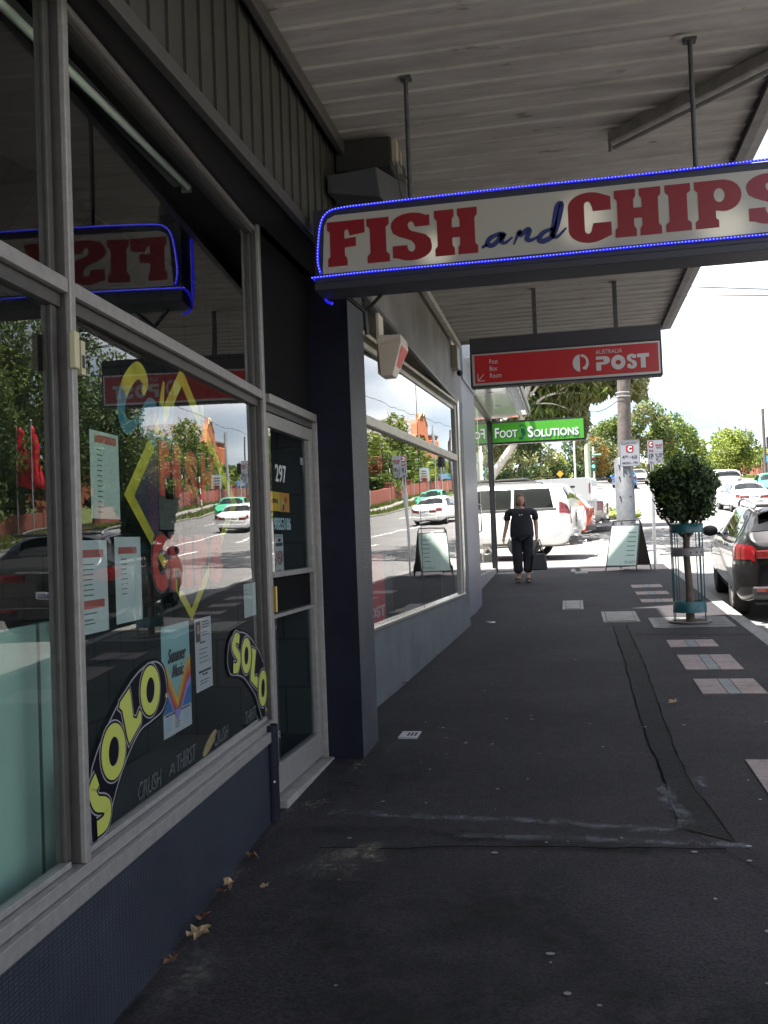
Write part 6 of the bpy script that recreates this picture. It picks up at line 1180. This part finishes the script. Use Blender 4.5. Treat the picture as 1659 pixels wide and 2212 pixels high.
    # hands: palm + five fingers each
    for nm,wp,sd in (('hand',P['rw'],-1),('hand',P['lw'],1)):
        w_=np.array(wp); V=[tuple(w_),tuple(w_+(0,-.01,-.05)),]; E2=[(0,1)]; R2=[.026,(.034 if 0 else .03)]
        root=w_+np.array((0,-.01,-.055))
        for k,(dy,l) in enumerate(((-.024,.062),(-.008,.07),(.009,.066),(.024,.052))):
            i=len(V); V+=[tuple(root+(0,dy,-.005)),tuple(root+(-sd*.006,dy-.004,-l*.6)),tuple(root+(-sd*.018,dy-.006,-l))]; E2+=[(1,i),(i,i+1),(i+1,i+2)]; R2+=[.011,.009,.008]
        i=len(V); V+=[tuple(w_+(0,-.032,-.035)),tuple(w_+(-sd*.008,-.05,-.07))]; E2+=[(0,i),(i,i+1)]; R2+=[.013,.009]
        skinmesh(nm,V,E2,R2,sk,1)
    for nm,tp,sd in (('sandal',P['rt'],-1),('sandal',P['lt'],1)):
        mb=MB(); x,y,z=np.array(tp)*s; L_=.12*s; prof=ell(x,y+.045*s,.048*s,.13*s,18); k=len(prof); V=[(a,b,z-.045*s) for a,b in prof]+[(a,b,z-.022*s) for a,b in prof]; mb.add(V,[tuple(range(k))[::-1],tuple(range(k,2*k))]+[(i,(i+1)%k,k+(i+1)%k,k+i) for i in range(k)],shoe or black)
        for yy in (-.03,.04): mb.tube([(x-.05*s,y+yy*s,z-.02*s),(x-.03*s,y+yy*s,z+.03*s),(x+.03*s,y+yy*s,z+.03*s),(x+.05*s,y+yy*s,z-.02*s)],.010*s,shoe or black,6)
        mb.build(nm,t)
    return t
bt=mat('black_cloth',(.012,.012,.018),.85,noise=.3,nscale=12); hb=mat('hair_brown',(.10,.055,.03),.6,noise=.3,nscale=40)
pose=dict(re=(-.285,.02,1.07),rw=(-.345,-.05,.83),le=(.27,.03,1.06),lw=(.275,-.04,.80),rk=(-.10,-.03,.47),ra=(-.095,.03,.09),lk=(.095,.02,.47),la=(.085,.0,.10),rt=(-.105,-.09,.045),lt=(.095,-.12,.045))
py=17.6; woman=person('person','woman in black top and trousers walking towards the camera with a black bag','' or (-.90,py,gz(py)),0,1.62,bt,bt,hb,pose,wide=1.28)
mb=MB(); wf2=frame((0,-.155,0),(1,0,0),(0,0,1),(0,-1,0)); shape(mb,[ell(-.02,1.24,.012,.008,10),],wf2,white,0); shape(mb,[ell(.02,1.245,.014,.006,10)],wf2,white,0); mb.build('badge',woman)
# bag
p=empty('handbag',(-.60,py-.06,gz(py)+.22),'black leather bucket handbag held low in the left hand','handbag'); lth=mat('black_leather',(.018,.018,.022),.4)
mb=MB(); V=[(-.15,-.07,0),(.15,-.07,0),(.15,.07,0),(-.15,.07,0),(-.11,-.045,.30),(.11,-.045,.30),(.11,.045,.30),(-.11,.045,.30)]; mb.add(V,[(0,3,2,1),(0,1,5,4),(1,2,6,5),(2,3,7,6),(3,0,4,7),(4,5,6,7)],lth); mb.build('pouch',p,bev=.02)
for y in (-.03,.03): MB().tube(cat([(-.09,y,.28),(-.05,y*.8,.40),(.0,y*.3,.545),(.02,y*.3,.545),(.06,y*.8,.40),(.09,y,.28)],6),.009,lth,6).build('strap',p)
hv=mat('hivis_yellow',(.6,.7,.05),.7); hv2=mat('hivis_amber',(.75,.6,.05),.7)
for k,(x,y,m_,lab) in enumerate(((18.3,61,hv,'worker in lime hi-vis vest standing by the brick fence, reflected'),(18.1,63.2,hv2,'worker in amber hi-vis shirt leaning by the brick fence, reflected'))):
    person('person',lab,(x,y,gz(y)+.02),R(90),1.75,m_,bt,hb,pose)
# traffic signals, poles, signs
def pole(name,label,x,y,h,r_,m_,cat_='pole',grp=None):
    t=empty(name,(x,y,gz(y)),label,cat_,grp); MB().tube([(0,0,-.3),(0,0,h)],[r_,r_*.8],m_,12).build('shaft',t); return t
pg=mat('pole_green',(.42,.48,.36),.7)
t=pole('lamp_post','pale green concrete light pole left of the traffic light',.86,44,8.5,.14,pg,'lamp post'); MB().tube([(0,0,8.3),(.6,0,8.9),(1.8,0,9.1)],.04,galv,8).build('arm',t); MB().box((1.8,-.1,9.05),(2.4,.1,9.15),galv).build('lamp_head',t,bev=.02); MB().lathe((0,0,0),[(.19,-.1),(.19,1.1),(.15,1.2)],galv,14).build('sleeve',t)
t=pole('traffic_light','green traffic light on a white post below a green street name sign',1.28,50,3.4,.055,white,'traffic light'); zb=gz(50)
MB().box((-.17,-.12,4.98-zb-.35),(.13,.1,5.42-zb-.05),mat('signal_green',(.01,.05,.03),.5)).build('housing',t,bev=.02)
for k,(m_) in enumerate((mat('lens_red',(.1,.01,.01),.3),mat('lens_amber',(.12,.05,.01),.3),mat('lens_green',(.05,.5,.3),.3,emit=(.1,1,.6),estr=.8))): MB().lathe((-.02,-.125,5.27-zb-.0-.2*k),[(0,0),(.075,0),(.08,.01)],m_,16,'y').build('lens',t)
MB().box((-.1,-.05,5.42-zb),(.42,-.03,5.55-zb),mat('name_green',(.01,.22,.1),.5)).build('name_plate',t); mb=MB(); txt(mb,'UNION RD',frame((0,-.05,0),(1,0,0),(0,0,1),(0,-1,0)),white,(-.07,5.45-zb,.39,5.52-zb),.002,bold=.02); mb.build('lettering',t); MB().tube([(0,0,3.3),(0,0,5.7-zb)],.05,white,8).build('upper_shaft',t)
for k,(x,y,hh) in enumerate(((15.85,80,3.6),(15.9,130,3.6))):
    t=pole('traffic_light',['dark traffic signal on a brown pole at the right edge','white-cowled traffic signal seen from the side above the clipped tree'][k],x,y,hh,.06,galv,'traffic light'); zz=2.5; MB().box((-.2,-.15,zz),(.2,.15,zz+.95),blackp).build('housing',t,bev=.03)
    for q in range(3): MB().lathe((0,-.16,zz+.8-.32*q),[(.0,0),(.1,0),(.11,-.1)],blackp,14,'y').build('visor',t)
pole('utility_pole','thin brown power pole against the sky at the far right',17.4,90,6.2,.15,woodpole); pole('utility_pole','distant brown pole over the bright green tree',12.3,118,4.3,.14,woodpole); pole('utility_pole','pale pole at the right edge of the photo',16.8,81,6.3,.12,galv)
pole('sign_post','slim white post left of the pale green pole',.3,46,5.2,.05,white)
# red-white marker posts
for k,(x,y) in enumerate(((17.8,60),(17.0,72),(20.2,78))):
    t=empty('striped_post',(x,y,gz(y)),['red and white striped post nearest in the row on the verge','red and white striped post, middle of three on the verge','red and white striped post, farthest on the verge'][k],'post','striped posts on the verge'); mb=MB()
    for q in range(6): mb.tube([(0,0,.45*q),(0,0,.45*q+.45)],.06,white if q%2 else redp,10)
    mb.build('shaft',t)
# billboards beyond
for k,(x,y,w_,hh,zb,m_,lab) in enumerate(((19.2,88,1.0,1.25,2.9,mat('board_grey',(.45,.5,.5),.6),'pale framed notice board on posts before the round tree'),(17.2,88,.8,.5,3.0,mat('board_blue',(.15,.3,.55),.6),'small blue and white sign left of the notice board'))):
    t=empty('notice_board',(x,y,gz(y)),lab,'sign'); MB().box((0,0,zb-1.6),(w_,.08,zb-1.6+hh),m_).build('panel',t); MB().box((-.06,.082,zb-1.66),(w_+.06,.12,zb-1.6+hh+.06),mat('frame_teal',(.08,.25,.35),.6)).build('frame',t); mb=MB()
    for q in range(4): mb.box((.15*w_,-.01,zb-1.6+hh*(.15+.2*q)),(w_*.85,-.002,zb-1.6+hh*(.2+.2*q)),inkd if k==0 else white)
    mb.build('lettering',t)
    for x2 in (.1,w_-.1): MB().tube([(x2,.15,-.2),(x2,.15,zb-1.6+hh)],.05,galv,8).build('leg',t)
# orange warning signs & blue folding sign
for k,(x,y,z) in enumerate(((-.55,60,2.0),(2.3,92,2.0))):
    t=empty('warning_sign',(x,y,gz(y)),['orange diamond warning sign beside the pale green pole','farther orange warning sign right of the traffic light'][k],'road sign','orange warning signs'); MB().tube([(0,0,0),(0,0,z)],.03,galv,8).build('post',t); mb=MB(); shape(mb,[[(0,-.22),(.22,0),(0,.22),(-.22,0)]],frame((0,-.04,z),(1,0,0),(0,0,1),(0,-1,0)),mat('warn_orange',(.8,.3,.02),.5),0,.006); mb.build('plate',t)
t=empty('folding_sign',(.95,43.2,gz(43.2)),'pale blue folding sign standing on the corner near the ute','sandwich board'); bl_=mat('pale_blue_panel',(.3,.45,.65),.5)
for s_ in (-1,1): MB().box((-.5,0,0),(.5,.03,1.25),bl_,lambda x,y,z,s_=s_:(x,s_*(.35*(1-z/1.25)+y),z)).build('panel',t)
t=MB().box((-.6,-.12,0),(1.1,.12,.16),MATS['bluestone']).build('wheel_stop',label='low bluestone block lying on the ground right of the ute',cat='wheel stop',bev=.03); t.location=(1.2,34.5,gz(34.5))
mb=MB(); mb.ball((0,0,0),(1.6,.8,.25),MATS['leaf_light'],16,8); leafcloud(mb,[(0,0,.1,1.5,.8,.35)],700,.12,[LL],.3); t=mb.build('low_shrub',label='low yellow-green ground plant at the corner kerb by the pale pole',cat='plant'); t.location=(1.6,44.5,gz(44.5)+.05)
# overhead wires
def wire(label,a,b,sag=.5,r_=.012):
    a,b=Vector(a),Vector(b); pts=[a.lerp(b,i/14)-Vector((0,0,sag*4*(i/14)*(1-i/14))) for i in range(15)]; MB().tube(pts,r_,black,5).build('overhead_wire',label=label,cat='wire',group='overhead wires')
wire('upper overhead wire crossing the sky below the fish and chips sign',(-9,40,13.2),(20,40,9.6),.1,.022); wire('lower overhead wire crossing the sky below the fish and chips sign',(-9,40,12.2),(20,40,9.9),.12,.02)
wire('wire running up the street from the power pole',(1.45,24.6,10.1),(12.3,118,gz(118)+4.2),1.5,.012)
wire('upper wire along the far verge, reflected across the tall trees',(16.4,-40,9.4),(16.4,60,11.4),.6,.02); wire('lower wire along the far verge, reflected across the tall trees',(16.4,-40,8.9),(16.4,60,10.9),.6,.02); wire('wire past the church, reflected',(16.4,60,11.4),(18,140,15.5),.8,.02)
wire('wire from the power pole to the pale green pole',(1.6,24.7,5.1),(.9,44,gz(44)+5.0),.3,.014)
# houses across the road, mostly hidden by trees
for k,(x,y) in enumerate(((40,44),(42,84))):
    t=empty('house',(x,y,gz(y)),['brick house behind the tall trees across the road','brick house behind the bushy trees across the road'][k],'house'); MB().box((0,-7,-1),(12,7,3.2),MATS['red_brick']).build('wall',t,uv=lambda v:(v.y+v.x,v.z)); mb=MB(); V=[(-.6,-7.6,3.1),(12.6,-7.6,3.1),(12.6,7.6,3.1),(-.6,7.6,3.1),(4,0,5.6),(8,0,5.6)]; mb.add(V,[(0,1,5,4),(1,2,5),(2,3,4,5),(3,0,4),(0,3,2,1)],slate); mb.build('roof',t)
    for yy in (-4,3): MB().box((-.04,yy-.9,.9),(.02,yy+.9,2.3),CG).build('window',t)
for p_,m2 in ():
    pass
# verge grass
mb=MB(); rg_=random.Random(9)
for i in range(9000):
    y=rg_.uniform(20,95); x=rg_.choice((rg_.uniform(15.8,17.1),rg_.uniform(18.5,19.4) if y>56 else rg_.uniform(18.5,22.2))); hh=rg_.uniform(.08,.3); a=rg_.uniform(0,6.28); z=gz(y); c,s_=math.cos(a)*.05,math.sin(a)*.05
    mb.add([(x-c,y-s_,z),(x+c,y+s_,z),(x+rg_.uniform(-.08,.08),y,z+hh)],[(0,1,2)],MATS['grass_green'])
mb.build('verge_grass',kind='stuff')
